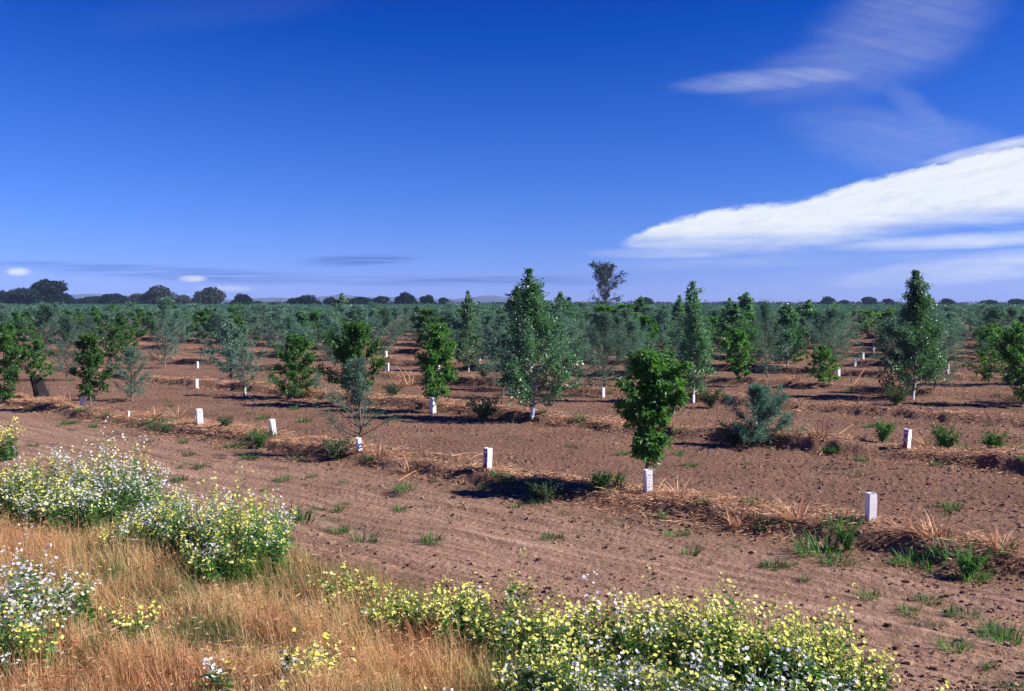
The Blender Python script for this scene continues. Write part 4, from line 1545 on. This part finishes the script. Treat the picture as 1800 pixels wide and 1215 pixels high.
def radish_plant(seed, h, w, n_stem, white, leafy=1.0, fl=1.0):
    rng = np.random.default_rng(seed)
    stems, leaves = MB(), MB()
    Pl, Dl, Sl, Pw, Py = [], [], [], [], []
    for i in range(n_stem):
        a = rng.uniform(0, 6.283)
        r = w * rng.uniform(0, 1) ** .55
        b = np.array([r * math.cos(a), r * math.sin(a), 0.0]) * .75
        hh = h * (.72 + .28 * math.sin(a * 3 + seed * 1.7) ** 2) * rng.uniform(.5, 1.1) * (1 - .18 * (r / w) ** 2)
        if rng.uniform() < .12:
            hh *= rng.uniform(1.15, 1.4)
        tip = np.array([b[0] * 1.25 + rng.normal(0, .08), b[1] * 1.25 + rng.normal(0, .08), hh])
        c = np.array([b[0], b[1], hh * .55]) + rng.normal(0, .03, 3)
        tt = np.linspace(0, 1, 5)
        tube(stems, bez(b, c, tip, tt), .0042 * (1 - .65 * tt), n=4)
        ends = [(tip, 1.0)]
        for j in range(rng.integers(2, 5)):
            t0 = rng.uniform(.4, .85)
            p0 = bez(b, c, tip, np.array([t0]))[0]
            aa = rng.uniform(0, 6.283)
            L = rng.uniform(.10, .24) * (h / .8)
            p2 = p0 + np.array([math.cos(aa) * L * .55, math.sin(aa) * L * .55, L * .85])
            p1 = p0 + np.array([math.cos(aa) * L * .45, math.sin(aa) * L * .45, L * .3])
            tube(stems, bez(p0, p1, p2, np.linspace(0, 1, 4)), np.array([.0028, .0024, .002, .0014]), n=4)
            ends.append((p2, .7))
        isw = rng.uniform() < white * (.55 + .9 * (math.sin(a * 2 + seed) > 0))
        for e, q in ends:
            k = int(rng.integers(2, 7) * q * 1.25 * fl + rng.uniform())
            pts = e + rng.normal(0, 1, (k, 3)) * np.array([.026, .026, .035]) - np.array([0, 0, .02])
            (Pw if isw else Py).append(pts)
        k = int(rng.integers(15, 24) * leafy)
        t = rng.uniform(.05, .86, k)
        Pl.append(bez(b, c, tip, t) + rng.normal(0, .012, (k, 3)))
        la = rng.uniform(0, 6.283, k)
        Dl.append(np.stack([np.cos(la), np.sin(la), rng.normal(.25, .4, k)], 1))
        Sl.append((1.15 - .85 * t) * rng.uniform(.7, 1.3, k))
    P, D, S = np.concatenate(Pl), np.concatenate(Dl), np.concatenate(Sl)
    leaves.add(leaf6(P, D, rng.normal(0, .5, P.shape) + np.array([0, 0, 1]), .105 * S, .036 * S, .2, .3), LEAF6)
    out = {'stems': stems.mesh("stems", M['radish_stem']), 'leaves': leaves.mesh("leaves", M['radish_leaf'])}
    for nm, pts, mt, sz in (('white_blossoms', Pw, 'petal_white', .025), ('yellow_blossoms', Py, 'petal_yellow', .027)):
        pts = [p for p in pts if len(p)]
        if pts:
            mb = MB()
            mb.add(flowers(rng, np.concatenate(pts), sz), FLOWER)
            out[nm] = mb.mesh(nm, M[mt])
    return out


plants = [  # px, base py, height m, radius m, stems, white share, label
    (120, 935, .75, .50, 60, .55, "green flower plant filling the foot of the left bush"),
    (290, 940, .72, .42, 46, .7, "whitish plant bridging the left bush and the middle bush"),
    (20, 925, .70, .40, 40, .35, "low greenish flower plant under the left bush at the picture edge"),
    (385, 1010, .52, .40, 44, .2, "low green leafy plant at the foot of the middle bush"),
    (15, 1200, .55, .35, 36, .5, "dark green leafy plant in the lower left picture corner"),
    (610, 1050, .42, .30, 26, .05, "low loose yellow plant between middle bush and big flower bank"),
    (60, 915, 1.0, .66, 84, .38, "leafy flower bush at the left picture edge, mixed white and yellow"),
    (180, 905, 1.18, .80, 120, .62, "tallest white-flowered bush in the left foreground"),
    (255, 900, .80, .40, 34, .9, "thin white-flowered plant at the right end of the left bush"),
    (4, 800, .80, .30, 26, .0, "pale yellow flowered plant at the far left edge behind the left bush"),
    (225, 965, .5, .35, 30, .25, "low yellow-flecked plant below the tallest white bush"),
    (330, 975, .86, .48, 60, .35, "mixed flower plant left half of the middle bush beside bare soil"),
    (430, 990, .92, .60, 90, .15, "yellow flower plant forming the right half of the middle bush beside bare soil"),
    (480, 960, .70, .3, 24, .6, "small whitish flower plant at the soil side of the middle bush"),
    (40, 1150, .80, .36, 44, .92, "white flower plant at the lower left picture edge"),
    (110, 1130, .62, .26, 24, .9, "smaller white flower plant right of the one at the lower left edge"),
    (232, 1150, .42, .14, 8, .1, "few yellow sprigs in dry grass right of the lower left white plant"),
    (545, 1240, .48, .24, 22, .05, "small yellow flower plant in dry grass left of the big flower bank"),
    (385, 1245, .30, .18, 8, .95, "scattered low white blossoms in dry grass at lower left"),
    (690, 1110, .46, .34, 34, .08, "low yellow plant at the left end of the big flower bank"),
    (790, 1125, .58, .38, 48, .05, "yellow plant second from the left in the big flower bank"),
    (905, 1140, .64, .38, 48, .06, "yellow plant third from the left in the back of the big flower bank"),
    (1030, 1165, .66, .40, 54, .12, "yellow plant in the middle back of the big flower bank, with tall loose sprigs"),
    (1150, 1175, .74, .42, 64, .06, "dense yellow plant right of the middle in the back of the big flower bank"),
    (1270, 1185, .74, .42, 66, .04, "densest bright yellow plant in the back of the big flower bank"),
    (1385, 1200, .74, .38, 58, .03, "bright yellow plant near the right end of the big flower bank"),
    (1475, 1235, .72, .34, 46, .06, "yellow plant at the right end of the big flower bank"),
    (960, 1275, .60, .34, 40, .25, "mixed plant at the front left of the big flower bank"),
    (1085, 1290, .62, .38, 50, .45, "mixed white and yellow plant in the front middle of the big flower bank"),
    (1215, 1305, .64, .38, 54, .72, "whitest plant in the front of the big flower bank"),
    (1340, 1305, .64, .36, 50, .62, "mostly white plant in the front right of the big flower bank"),
    (1460, 1310, .60, .34, 44, .55, "mixed plant at the front right corner of the big flower bank"),
    (1655, 1262, .30, .16, 8, .0, "few yellow sprigs alone on soil at the lower right"),
    (760, 1300, .30, .14, 6, .3, "few pale sprigs at the bottom edge left of the big flower bank"),
]
for i, (px, py, h, w, ns, wh, lab) in enumerate(plants):
    x, y = G(px, py, .1)
    t = thing("flowering_plant", lab, "wildflower", (x, y, gz(x, y) - .01), 0, "flowering weeds on the verge")
    for nm, me in radish_plant(900 + i, h, w, ns, wh, 1.15, .72 if wh > .5 and py > 1200 else 1.05).items():
        obj(nm, me, t)


# ------------------------------------------------------------------ valley air
def haze():
    mb = MB()
    box(mb, -5600, 5600, -5600, 5600, -4.0, 44.0)
    m, nt, out = new_mat("haze")
    p = nt.nodes.new('ShaderNodeVolumePrincipled')
    p.inputs['Density'].default_value = 1.5e-4
    p.inputs['Color'].default_value = (0.42, 0.60, 1.0, 1)
    nt.links.new(p.outputs[0], out.inputs['Volume'])
    tag(mb.build("haze", m), "thin blue valley haze", "haze", None, 'stuff')


haze()
